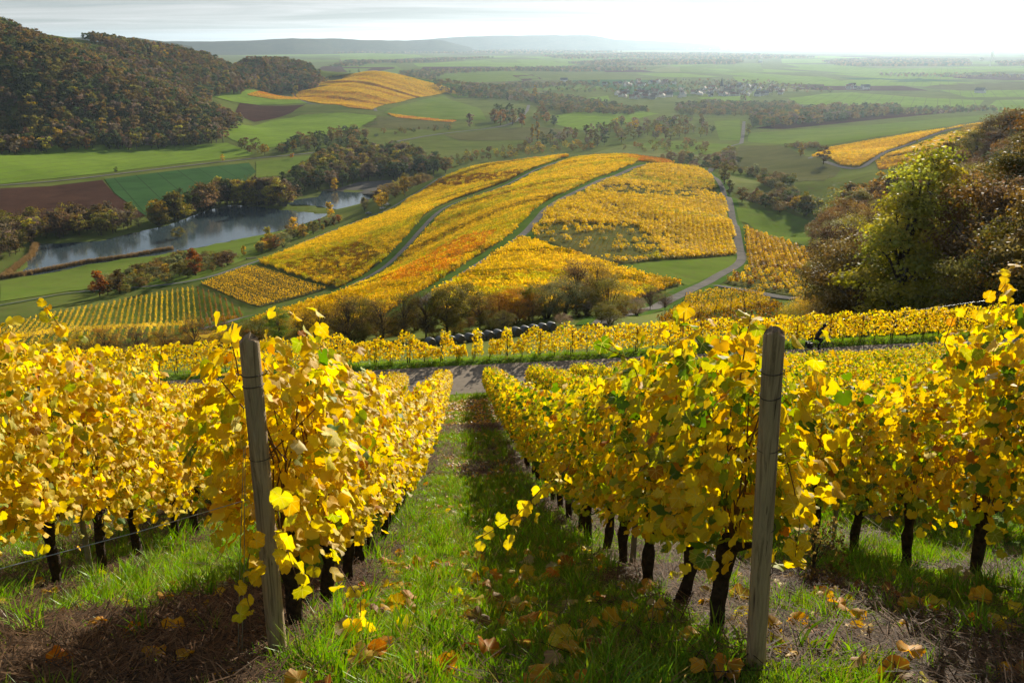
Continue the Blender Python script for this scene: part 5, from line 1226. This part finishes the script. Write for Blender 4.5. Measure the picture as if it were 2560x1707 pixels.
for (n_, s0, s1, u0, u1, sc_, seed) in [(60000, 1.6, 8.5, -4.6, 5.0, 1.0, 1), (22000, 8.5, 16, -5.5, 6.0, 1.25, 2), (9000, 16, 30, -3.4, 3.8, 1.5, 3), (6000, 30, 47.6, -3.2, 3.6, 1.7, 4), (5000, 52.8, 57, -36, 36, 2.0, 5)]:
    a, b, g = rand_su(n_, s0, s1, u0, u1, seed); q = grassy(a, b) if seed < 5 else np.full(n_, .8)
    k = g.random(n_) < np.clip((q - .22) * 2.4, .06, 1); p = xy_of(a[k], b[k]); z = floor_h(a[k], b[k]) if seed < 5 else near_plane(p[:, 0], p[:, 1]) + .04
    gp.append(np.c_[p, z]); gs.append(sc_ * g.uniform(.6, 1.35, k.sum()) * (.55 + .7 * vnoise(a[k], b[k], .5, 3))); ii = g.integers(0, 7, k.sum()); gi.append(np.where(g.random(k.sum()) < .05, 7, ii))
    if seed < 4:
        k = g.random(n_) < np.clip(1.05 - q * 1.5, .02, 1) * .7; p = xy_of(a[k], b[k]); sp_.append(np.c_[p, floor_h(a[k], b[k]) + .004]); ss_.append(sc_ * g.uniform(.6, 1.4, k.sum())); si_.append(g.integers(0, 4, k.sum()))
gp = np.concatenate(gp); sp_ = np.concatenate(sp_)
scatter('grass', gp, np.c_[rng.normal(0, .12, (len(gp), 2)), rng.uniform(0, 6.28, len(gp))], np.concatenate(gs), np.concatenate(gi), [(m_, None) for m_ in GC], label='short green grass growing in the lane between the vines')
scatter('straw_mulch', sp_, np.c_[rng.normal(0, .1, (len(sp_), 2)), rng.uniform(0, 6.28, len(sp_))], np.concatenate(ss_), np.concatenate(si_), [(m_, None) for m_ in SCM], label='dry straw and cut stalks strewn on the brown soil')

#@@FALLEN
FC = {'yellow': (.74, .50, .04), 'orange': (.62, .27, .02), 'brown': (.26, .13, .05), 'golden': (.70, .38, .03), 'pale tan': (.45, .36, .20)}
def fallen(n_, s0, s1, u0, u1, where, group, seed, w=(4, 3, 2, 3, 1)):
    a, b, g = rand_su(n_, s0, s1, u0, u1, seed)
    for i in range(n_):
        q = xy_of(a[i], b[i]); c = list(FC)[g.choice(5, p=np.array(w) / sum(w))]
        fr = frames((np.array([0, -SLOPE * .4, 1]) + g.normal(0, .33, 3))[None] * (1 if g.random() < .6 else np.array([1, 1, 1])), g.normal(size=(1, 3)))[0]; sc = g.uniform(.05, .09)
        o = link('fallen_leaf', LEAFME[int(g.integers(0, 8))], label='fallen %s vine leaf lying %s' % (c, where), cat='leaf', group=group)
        z = float(floor_h(a[i], b[i])) + .075 + .03 * g.random(); fr = fr * np.array([1, 1, 1.6])
        o.matrix_world = Matrix([[*(fr[r] * sc), (q[0], q[1], z)[r]] for r in range(3)] + [[0, 0, 0, 1]]); o.color = (*[v * g.uniform(.75, 1.2) for v in FC[c]], 1)
fallen(160, 2.4, 8.5, uL + .15, uR - .1, 'on the grass lane between the posts', 'fallen leaves on the grass lane', 1)
fallen(85, 2.8, 6.5, uR + .1, uR + 2.2, 'on the mulch right of the right post', 'fallen leaves right of the right post', 2)
fallen(50, 2.8, 7.5, uL - 2.6, uL - .1, 'on the ground left of the left post', 'fallen leaves left of the left post', 3)
a, b, g = rand_su(5200, 8.0, 47, uL + .1, uR - .1, 9); k = (g.random(5200) < .25 + .75 * (1 - grassy(a, b))); a, b = a[k], b[k]; p = xy_of(a, b)
LITM = [mat_leaf('litter_' + c.replace(' ', '_'), FC[c], trans=.25, var=.3) for c in FC]
LIT = [(mesh_np('litter_leaf', LEAFLO[i % 3][0], LEAFLO[i % 3][1], [m_], np.ones((len(LEAFLO[i % 3][0]), 3)), True), None) for i, m_ in enumerate(LITM)]
scatter('leaf_litter', np.c_[p, near_plane(p[:, 0], p[:, 1]) + .06], np.c_[g.normal(0, .35, (len(p), 2)), g.uniform(0, 6.28, len(p))], g.uniform(.05, .085, len(p)), g.integers(0, 5, len(p)), LIT, label='yellow and brown leaf litter further down the lane')
wd = plant_tree('weed_plant', xy_of(6.0, uR + 1.15), .62, MID, 'bare', 'olive-brown', 'dark withered weed standing between the vine trunks at right', 'weed', None, .9)
#@@ROADSIDE
prof = [(-400,.9),(861,1.0),(898,.75),(934,.7),(949,.95),(989,.65),(1008,1.0),(1026,1.0),(1055,.75),(1077,.5),(1101,.36),(1106,1.0),(1128,1.0),(1139,.5),(1153,.4),(1164,.55),(1170,0),(1181,0),(1183,1.0),(1205,1.0),(1209,0),(1222,0),(1224,.7),(1238,.55),(1252,.6),(1262,1.0),(1278,1.0),(1284,.45),(1300,.65),(1318,.8),(1340,1.0),(1362,.85),(1376,.7),(1398,.95),(1420,1.05),(1442,.85),(1464,.95),(1500,.9),(3000,.95)]
pxs, pvs = np.array(prof).T
ROADW = 54.2
for i_, u0 in enumerate(np.arange(-36, 40, .95)):
    g = np.random.default_rng(3000 + i_); n_ = 330; u_ = u0 + g.uniform(0, .95, n_); q = xy_of(ROADW + g.normal(0, .17, n_), u_)
    px = PCX + FPX * q[:, 0] / (q[:, 1] * math.cos(PITCH) + 19 * math.sin(PITCH)); top = np.interp(px, pxs, pvs) * (1 + .06 * np.sin(u_ * 3.4 + 1)) * 1.85
    hh = .28 + (top - .28) * g.random(n_) + .05 * g.normal(size=n_); k = (top > .3)
    if k.sum() < 12: continue
    q, hh = q[k], hh[k]; n_ = len(q); c = xy_of(ROADW, u0 + .475); z0 = float(near_plane(*c)) + .04
    tint = PAL[g.choice(8, n_, p=WL / WL.sum())] * g.uniform(.75, 1.15, (n_, 1)); nrm = unit(np.c_[g.normal(0, .6, n_), g.normal(-.3, .8, n_), g.normal(.5, .5, n_)])
    v, f, t = stamp(QV, QF, frames(nrm, np.c_[g.normal(0, .5, (n_, 2)), -np.ones(n_)]), np.c_[q - c, near_plane(q[:, 0], q[:, 1]) + .04 - z0 + hh], g.uniform(.09, .16, n_), tint)
    rn_ = globals().get('rn_', 0) + 1
    o = empty('grapevine', (c[0], c[1], z0), label='%s golden grapevine from the left in the row across the farm road' % nth(rn_), category='grapevine', group='grapevines along the farm road')
    link('foliage', mesh_np('foliage', v, f, [M['leaf_tint']], t), o)
    mb = MB(); mb.tube([(0, 0, -.1), (g.normal(0, .03), .02, .3), (0, 0, .6)], [.03, .026, .02], 6); mb.build('trunk', M['vine_bark'], o)
    if i_ % 2 == 0:
        mb = MB(); mb.tube([(.1, .05, -.1), (.1 + g.normal(0, .05), .05, 1.45)], .035, 6); mb.build('stake', M['bark'], o)
p_ = [pix_at(px, py, y) for px, py, y in ((1990, 812, 57), (2110, 797, 57), (2197, 787, 57.5), (2330, 770, 58), (2465, 751, 58))]
M['tape'] = mat_plain('silver_tape', (.6, .6, .58), (.8, .8, .78), 30, .25, .1, .6, .01, .6)
mb = MB(); mb.tube(p_, .006, 5)
for i in range(46):
    t = rng.random() * 3.98; k = int(t); c = p_[k].lerp(p_[k + 1], t - k); mb.box(c, (.12, .004, .022), Matrix.Rotation(rng.uniform(-1, 1), 3, 'X') @ Matrix.Rotation(rng.uniform(-.3, .3), 3, 'Y'))
mb.build('bird_scare_tape', M['tape'], label='glinting tape line strung across in front of the dark wood', cat='tape')

#@@BALES
M['wrap'] = mat_plain('bale_wrap', (.085, .088, .085), (.13, .135, .13), 5, .45, .3, .5, .03)
M['hay'] = mat_plain('hay_end', (.10, .085, .06), (.16, .13, .09), 22, .95, .8, .1, .05)
def bale_meshes():
    n_ = 24; V, F = [], []; prof_ = [(-.60, .60), (-.57, .645), (-.2, .665), (.2, .665), (.57, .645), (.60, .60)]
    for yy, r in prof_:
        for j in range(n_): a = 2 * math.pi * j / n_; V.append((r * math.cos(a), yy, .65 + r * math.sin(a)))
    for k in range(len(prof_) - 1):
        for j in range(n_): F.append((k * n_ + j, k * n_ + (j + 1) % n_, (k + 1) * n_ + (j + 1) % n_, (k + 1) * n_ + j))
    w = bpy.data.meshes.new('wrap'); w.from_pydata(V, [], F); w.materials.append(M['wrap']); w.polygons.foreach_set('use_smooth', np.ones(len(F), bool))
    es = []
    for yy in (-.60, .60):
        V = [(0, yy * 1.03, .65)]; F = []
        for r in (.3, .60):
            for j in range(n_): a = 2 * math.pi * j / n_; V.append((r * math.cos(a), yy * (1.02 if r < .4 else 1.0), .65 + r * math.sin(a)))
        for j in range(n_): F.append((0, 1 + j, 1 + (j + 1) % n_)); F.append((1 + j, 1 + n_ + j, 1 + n_ + (j + 1) % n_, 1 + (j + 1) % n_))
        e = bpy.data.meshes.new('end_face'); e.from_pydata(V, [], F); e.materials.append(M['hay']); es.append(e)
    return w, es
bw, bes = bale_meshes()
nb = 14; ow = ['first', 'second', 'third', 'fourth', 'fifth', 'sixth', 'seventh', 'eighth', 'ninth', 'tenth', 'eleventh', 'twelfth', 'thirteenth', 'fourteenth']
b0, b1 = azd(1076, 138), azd(1378, 150)
for i in range(nb):
    q = b0 + (b1 - b0) * i / (nb - 1); d_ = b1 - b0
    o = empty('hay_bale', (q[0], q[1], float(H(*q)) - .03), math.atan2(d_[1], d_[0]) + rng.normal(0, .05), label='%s wrapped round hay bale from the lower end of the line' % ow[i], category='hay bale', group='hay bales in a line')
    link('wrap', bw, o)
    for e in bes: link('end_face', e, o)
    o.scale = (1.05, 1.05, 1.05)

#@@CYCLIST
def colmat(nm, c, rough=.6, metal=0.0, spec=.3): return mat_plain(nm, tuple(v * .85 for v in c), c, 12, rough, .1, spec, .005, metal)
M['black'] = colmat('black_rubber', (.02, .02, .02), .7); M['frame_paint'] = colmat('bicycle_paint', (.03, .03, .035), .35); M['jacket'] = colmat('dark_jacket', (.018, .020, .028), .8); M['trousers'] = colmat('dark_trousers', (.022, .022, .024), .85)
M['skin'] = colmat('skin', (.42, .24, .17), .6); M['hair'] = colmat('dark_hair', (.03, .02, .015), .7); M['chrome'] = colmat('spokes', (.5, .5, .5), .3, .9)
cb = at(2047, 886); cz_ = float(near_plane(*cb)) + .065; ang = math.atan2(RN[1], RN[0])
bk = empty('bicycle', (cb[0], cb[1], cz_), ang, label='dark bicycle ridden along the farm road', category='bicycle')
def torus_mesh(c, r, w, n_=28):
    mb = MB(); mb.tube([Vector(c) + Vector((r * math.cos(2 * math.pi * j / n_), 0, r * math.sin(2 * math.pi * j / n_))) for j in range(n_ + 1)], w, 6, False); return mb
for cx in (-.52, .52):
    wh = torus_mesh((cx, 0, .345), .325, .020).build('wheel', M['black'], bk); torus_mesh((cx, 0, .345), .30, .008).build('rim', M['chrome'], wh)
    mb = MB()
    for j in range(10): a = j * math.pi / 10; mb.tube([(cx - .3 * math.cos(a), 0, .345 - .3 * math.sin(a)), (cx + .3 * math.cos(a), 0, .345 + .3 * math.sin(a))], .002, 4, False)
    mb.build('spoke_set', M['chrome'], wh); wh.children[-1]['kind'] = 'stuff'
mb = MB(); bb, st, hd, sd = (-.08, 0, .30), (-.20, 0, .80), (.36, 0, .86), (.33, 0, .72)
for a, b, r in ((bb, st, .017), (st, hd, .017), (bb, sd, .02), (hd, sd, .018), (bb, (-.52, 0, .345), .012), ((-.18, 0, .72), (-.52, 0, .345), .010), (sd, (.52, 0, .345), .015), (hd, (.34, 0, .98), .014)): mb.tube([a, b], r, 8)
mb.build('bicycle_frame', M['frame_paint'], bk, True)
mb = MB(); mb.tube([(.40, -.29, .99), (.37, -.2, .995), (.35, 0, .985), (.37, .2, .995), (.40, .29, .99)], .013, 8); mb.build('handlebar', M['black'], bk)
mb = MB(); mb.tube([(-.36, 0, .86), (-.28, 0, .875), (-.18, 0, .87), (-.08, 0, .865)], [.05, .075, .05, .02], 8); mb.build('saddle', M['black'], bk)
mb = MB(); mb.tube([(-.08, -.09, .30), (-.08, .09, .30)], .02, 8); mb.box((-.02, .13, .17), (.10, .08, .02)); mb.box((-.14, -.13, .43), (.10, .08, .02)); mb.tube([(-.08, .09, .30), (-.02, .10, .17)], .012, 6); mb.tube([(-.08, -.09, .30), (-.14, -.10, .43)], .012, 6); mb.build('pedal_crank', M['black'], bk)
mb = MB(); mb.box((-.62, .16, .52), (.30, .12, .30)); mb.box((-.62, -.16, .52), (.30, .12, .30)); mb.build('pannier_pair', M['black'], bk); bk.children[-1].name = 'pannier'
pe = empty('person', (cb[0], cb[1], cz_), ang, label='person in dark jacket cycling along the farm road', category='person')
def skin_mesh(name, verts, edges, radii, mat, parent, root=0, lv=2):
    me = bpy.data.meshes.new(name); me.from_pydata(verts, edges, []); o = link(name, me, parent)
    o.modifiers.new('skin', 'SKIN'); sv = me.skin_vertices[0].data
    for i, r in enumerate(radii): sv[i].radius = r if isinstance(r, tuple) else (r, r)
    sv[root].use_root = True
    sb = o.modifiers.new('sub', 'SUBSURF'); sb.levels = lv; sb.render_levels = lv; me.materials.append(mat)
    dg = bpy.context.evaluated_depsgraph_get(); m2 = bpy.data.meshes.new_from_object(o.evaluated_get(dg)); o.modifiers.clear(); o.data = m2
    if not m2.materials: m2.materials.append(mat)
    return o
# pelvis, spine leaning to the bars, neck, head; arms to the grips; legs to the pedals
BV = [(-.24, 0, .94), (-.14, 0, 1.12), (-.02, 0, 1.30), (.06, 0, 1.42), (.11, 0, 1.50), (.14, 0, 1.57), (.17, 0, 1.66),
      (.04, .17, 1.38), (.20, .23, 1.18), (.38, .26, 1.03), (.04, -.17, 1.38), (.20, -.23, 1.18), (.38, -.26, 1.03),
      (-.20, .10, .90), (.10, .12, .66), (-.06, .13, .26), (.05, .13, .20), (-.20, -.10, .90), (.12, -.12, .86), (-.14, -.13, .52), (-.04, -.13, .46)]
BE = [(0, 1), (1, 2), (2, 3), (3, 4), (4, 5), (5, 6), (3, 7), (7, 8), (8, 9), (3, 10), (10, 11), (11, 12), (0, 13), (13, 14), (14, 15), (15, 16), (0, 17), (17, 18), (18, 19), (19, 20)]
BR_ = [(.15, .13), (.15, .12), (.17, .12), (.13, .10), .055, .085, .085, .065, .05, .035, .065, .05, .035, .09, .07, .05, .045, .09, .07, .05, .045]
skin_mesh('body', BV, BE, BR_, M['jacket'], pe)
mb = MB(); mb.tube([(.125, 0, 1.55), (.15, 0, 1.60), (.165, 0, 1.66), (.155, 0, 1.725), (.14, 0, 1.755)], [.075, .098, .104, .085, .03], 12); mb.build('hair', M['hair'], pe, True)
mb = MB(); mb.tube([(.20, 0, 1.55), (.245, 0, 1.60), (.255, 0, 1.65), (.235, 0, 1.70)], [.045, .055, .055, .03], 10); mb.tube([(.27, 0, 1.63), (.325, 0, 1.615)], [.016, .012], 6); mb.build('face', M['skin'], pe, True)
for sg in (-1, 1):                                        # hands closed round the grips
    mb = MB(); h0 = Vector((.385, sg * .265, 1.02)); mb.tube([(.36, sg * .258, 1.045), h0], [.030, .036], 8)
    for j in range(4):
        y = sg * (.235 + .020 * j); mb.tube([(.39, y, 1.028), (.418, y, 1.012), (.420, y, .985), (.402, y, .972)], [.011, .011, .010, .008], 6)
    mb.tube([(.375, sg * .232, 1.025), (.385, sg * .222, .995), (.40, sg * .222, .98)], [.012, .011, .009], 6); mb.build('hand', M['skin'], pe, True)
for y, c in ((.13, (.05, .13, .18)), (-.13, (-.04, -.13, .44))):
    mb = MB(); mb.tube([(c[0] - .10, y, c[2] + .04), (c[0] - .02, y, c[2] + .045), (c[0] + .12, y, c[2] + .02)], [.045, .05, .03], 8); mb.build('shoe', M['black'], pe, True)

#@@CARS
M['glass'] = colmat('car_glass', (.02, .025, .03), .1, 0, .6)
def car(px, py, colour, cname, lb, rz):
    q = at(px, py); o = empty('parked_car', (q[0], q[1], float(H(*q)) + .35), rz, label=lb, category='car', group='cars parked by the spur road')
    P_ = [(-2.1, .45), (-2.12, .85), (-1.9, .98), (-1.45, 1.02), (-.95, 1.42), (.45, 1.45), (1.05, 1.02), (1.9, .86), (2.12, .70), (2.1, .35), (-2.05, .30)]; V, F = [], []
    for yy, sc in ((-.85, 1), (-.74, 1.0), (.74, 1.0), (.85, 1)):
        for x, z in P_: V.append((x, yy * (1 if z < 1.1 else .82), z))
    n_ = len(P_)
    for k in range(3):
        for j in range(n_): F.append((k * n_ + j, k * n_ + (j + 1) % n_, (k + 1) * n_ + (j + 1) % n_, (k + 1) * n_ + j))
    F.append(tuple(range(n_))); F.append(tuple(reversed(range(3 * n_, 4 * n_))))
    me = bpy.data.meshes.new('body'); me.from_pydata(V, [], F); me.materials.append(colmat('car_paint_' + cname, colour, .3, .2, .6)); link('body', me, o)
    for sg in (-1, 1):
        mb = MB(); mb.box((-.25, sg * .735, 1.22), (1.5, .03, .30)); mb.build('side_window', M['glass'], o)
        for x in (-1.3, 1.3):
            mb = MB(); mb.tube([(x, sg * .72, .32), (x, sg * .88, .32)], .32, 14); mb.build('wheel', M['black'], o)
        mb = MB(); mb.box((2.09, sg * .6, .68), (.06, .3, .14)); mb.build('headlight', M['chrome'], o)
    mb = MB(); mb.box((.78, 0, 1.24), (.05, 1.2, .48), Matrix.Rotation(-.9, 3, 'Y')); mb.build('windscreen', M['glass'], o)
    mb = MB(); mb.box((-1.22, 0, 1.24), (.05, 1.2, .48), Matrix.Rotation(.9, 3, 'Y')); mb.build('rear_window', M['glass'], o)
car(921, 537, (.18, .18, .19), 'grey', 'grey car parked lowest beside the spur road', R(35)); car(957, 524, (.75, .75, .74), 'white', 'white car parked between the grey car and the upper car', R(50)); car(969, 515, (.70, .70, .70), 'silver', 'silver white car parked uppermost beside the spur road', R(50))
q = at(628, 648); tb = empty('picnic_table', (q[0], q[1], float(H(*q))), .4, label='pale weathered picnic table on the bank under the spur', category='table')
mb = MB(); mb.box((0, 0, .75), (5.5, 1.3, .12)); mb.build('table_top', M['mud'], tb)
for yy in (-1.2, 1.2): mb = MB(); mb.box((0, yy, .45), (5.5, .5, .1)); mb.build('bench', M['mud'], tb)
for xx in (-2.2, 2.2): mb = MB(); mb.box((xx, 0, .35), (.15, 2.6, .7)); mb.build('leg', M['mud'], tb)

#@@VILLAGE
HW = [colmat('house_wall_' + n_, c, .9) for n_, c in (('white', (.78, .76, .72)), ('cream', (.62, .55, .44)), ('grey', (.42, .41, .40)))]
HR = [colmat('house_roof_' + n_, c, .75, 0, .4) for n_, c in (('red', (.20, .08, .05)), ('brown', (.12, .075, .055)), ('slate', (.10, .105, .115)))]
def house_parts(L_=11, W_=8.5, h=4.6, rf=4.2):
    V = [(sx * L_ / 2, sy * W_ / 2, z) for z in (-1, h) for sx, sy in ((-1, -1), (1, -1), (1, 1), (-1, 1))] + [(-L_ / 2, 0, h + rf), (L_ / 2, 0, h + rf)]
    F = [(0, 1, 5, 4), (2, 3, 7, 6), (1, 2, 6, 9, 5), (3, 0, 4, 8, 7)]; w = bpy.data.meshes.new('wall'); w.from_pydata(V, [], F); w.materials.append(None)
    o_, t = .5, .25; k = rf / (W_ / 2); V = []
    for sx in (-1, 1): V += [(sx * (L_ / 2 + o_), -(W_ / 2 + o_), h - o_ * k + .1), (sx * (L_ / 2 + o_), 0, h + rf + .1), (sx * (L_ / 2 + o_), W_ / 2 + o_, h - o_ * k + .1), (sx * (L_ / 2 + o_), -(W_ / 2 + o_), h - o_ * k + .1 + t), (sx * (L_ / 2 + o_), 0, h + rf + .1 + t), (sx * (L_ / 2 + o_), W_ / 2 + o_, h - o_ * k + .1 + t)]
    F = [(3, 9, 10, 4), (4, 10, 11, 5), (0, 1, 7, 6), (1, 2, 8, 7), (0, 3, 4, 1), (1, 4, 5, 2), (6, 7, 10, 9), (7, 8, 11, 10), (0, 6, 9, 3), (2, 5, 11, 8)]
    r = bpy.data.meshes.new('roof'); r.from_pydata(V, [], F); r.materials.append(None)
    win = MB()
    win.box((0, 0, 0), (1.2, .12, 1.4)); return w, r, win.mesh('window', [M['glass']])
HP = [house_parts(), house_parts(14, 9, 5.2, 4.8), house_parts(9, 7.5, 3.6, 3.6)]
random.seed(21)
spots = []
for pp, n_ in (([(1515,240),(1560,232),(1640,226),(1715,224),(1715,246),(1640,249),(1560,249)], 52), ([(1700,236),(1760,222),(1850,216),(1960,222),(1975,236),(1900,242),(1790,244)], 62), ([(1500,214),(1600,204),(1700,206),(1690,214),(1560,220)], 30), ([(2095,222),(2130,216),(2180,218),(2172,226),(2110,228)], 12)):
    spots += list(sample_poly(wpoly(pp), n_, seed=len(spots)))
wq = ('white', 'cream', 'grey')
for p in spots:
    hp = random.choice(HP); wi = random.choices((0, 1, 2), (6, 2, 1))[0]; ri = random.choices((0, 1, 2), (4, 3, 2))[0]
    o = empty('house', (p[0], p[1], float(H(*p))), random.uniform(0, 3.14), label='small %s gabled house with %s roof in the far village' % (wq[wi], ('red', 'brown', 'slate')[ri]), category='house', group='houses of the far village')
    link('wall', hp[0], o, mat=HW[wi]); link('roof', hp[1], o, mat=HR[ri])
    yw = -max(v.co.y for v in hp[0].vertices) - .02
    for x in (-2.5, 2.5): w = link('window', hp[2], o); w.location = (x, yw, 2.4)
q = at(1803, 236); ch = empty('church', (q[0], q[1], float(H(*q))), .5, label='church with a slender dark spire in the far village', category='church')
mb = MB(); mb.box((0, 0, 9), (7, 7, 20)); mb.build('tower', HW[1], ch); mb = MB(); mb.tube([(0, 0, 19), (0, 0, 22), (0, 0, 40)], [5.2, 4.2, .1], 8); mb.build('spire', HR[2], ch)
w_, r_, _ = house_parts(24, 11, 8, 6); w2 = link('nave', w_, ch, mat=HW[1]); w2.location = (14, 0, 0); r2 = link('roof', r_, ch, mat=HR[1]); r2.location = (14, 0, 0)
for i, (px, py, lb) in enumerate([(2133, 150, 'white barn beyond the long brown wood'), (1900, 158, 'white barn beyond the village wood'), (2385, 152, 'pale barn on the far plain'), (2422, 153, 'second pale barn on the far plain'), (2453, 150, 'small bright barn on the far plain'), (2450, 233, 'white barn beside the straight field lane'), (2163, 224, 'white shed at the end of the village'), (1410, 205, 'long pale farmhouse left of the village')]):
    q = at(px, py); hp = HP[1]; o = empty('barn', (q[0], q[1], float(H(*q))), -.3 + .5 * i, label=lb, category='barn'); k = max(1, np.hypot(*q) / 3200); o.scale = (1.6, 1.3, 1.2)
    link('wall', hp[0], o, mat=HW[0]); link('roof', hp[1], o, mat=HR[2])
q = at(2475, 166); mst = empty('wind_turbine', (q[0], q[1], float(H(*q))), .6, label='slender wind turbine on the far plain at right', category='wind turbine')
mb = MB(); mb.tube([(0, 0, 0), (0, 0, 70)], [2.0, 1.2], 12); mb.build('tower', HW[0], mst); mb = MB(); mb.box((0, -1, 71), (3, 7, 3.2)); mb.build('nacelle', HW[0], mst)
for k in range(3): a = .5 + k * 2.094; mb = MB(); mb.tube([(0, -5, 71), (9 * math.sin(a), -5, 71 + 9 * math.cos(a)), (34 * math.sin(a), -5, 71 + 34 * math.cos(a))], [.9, 1.5, .2], 6); mb.build('blade', HW[0], mst)

#@@HAZE
hb = MB(); hb.box((0, 15500, 0), (66000, 33000, 1)); hv = np.array(hb.v); hv[:4, 2] = -6; hv[4:, 2] = 330
hme = mesh_np('haze', hv, np.array(hb.f))
hm = bpy.data.materials.new('haze_air'); hm.use_nodes = True; hn = hm.node_tree.nodes; hn.clear()
ho = hn.new('ShaderNodeOutputMaterial'); pv = hn.new('ShaderNodeVolumePrincipled')
pv.inputs['Color'].default_value = (0.62, 0.80, 1.0, 1); pv.inputs['Density'].default_value = 2.8e-5; pv.inputs['Anisotropy'].default_value = 0.62
hm.node_tree.links.new(pv.outputs[0], ho.inputs['Volume']); hme.materials.append(hm)
link('haze', hme, kind='stuff')
#@@END
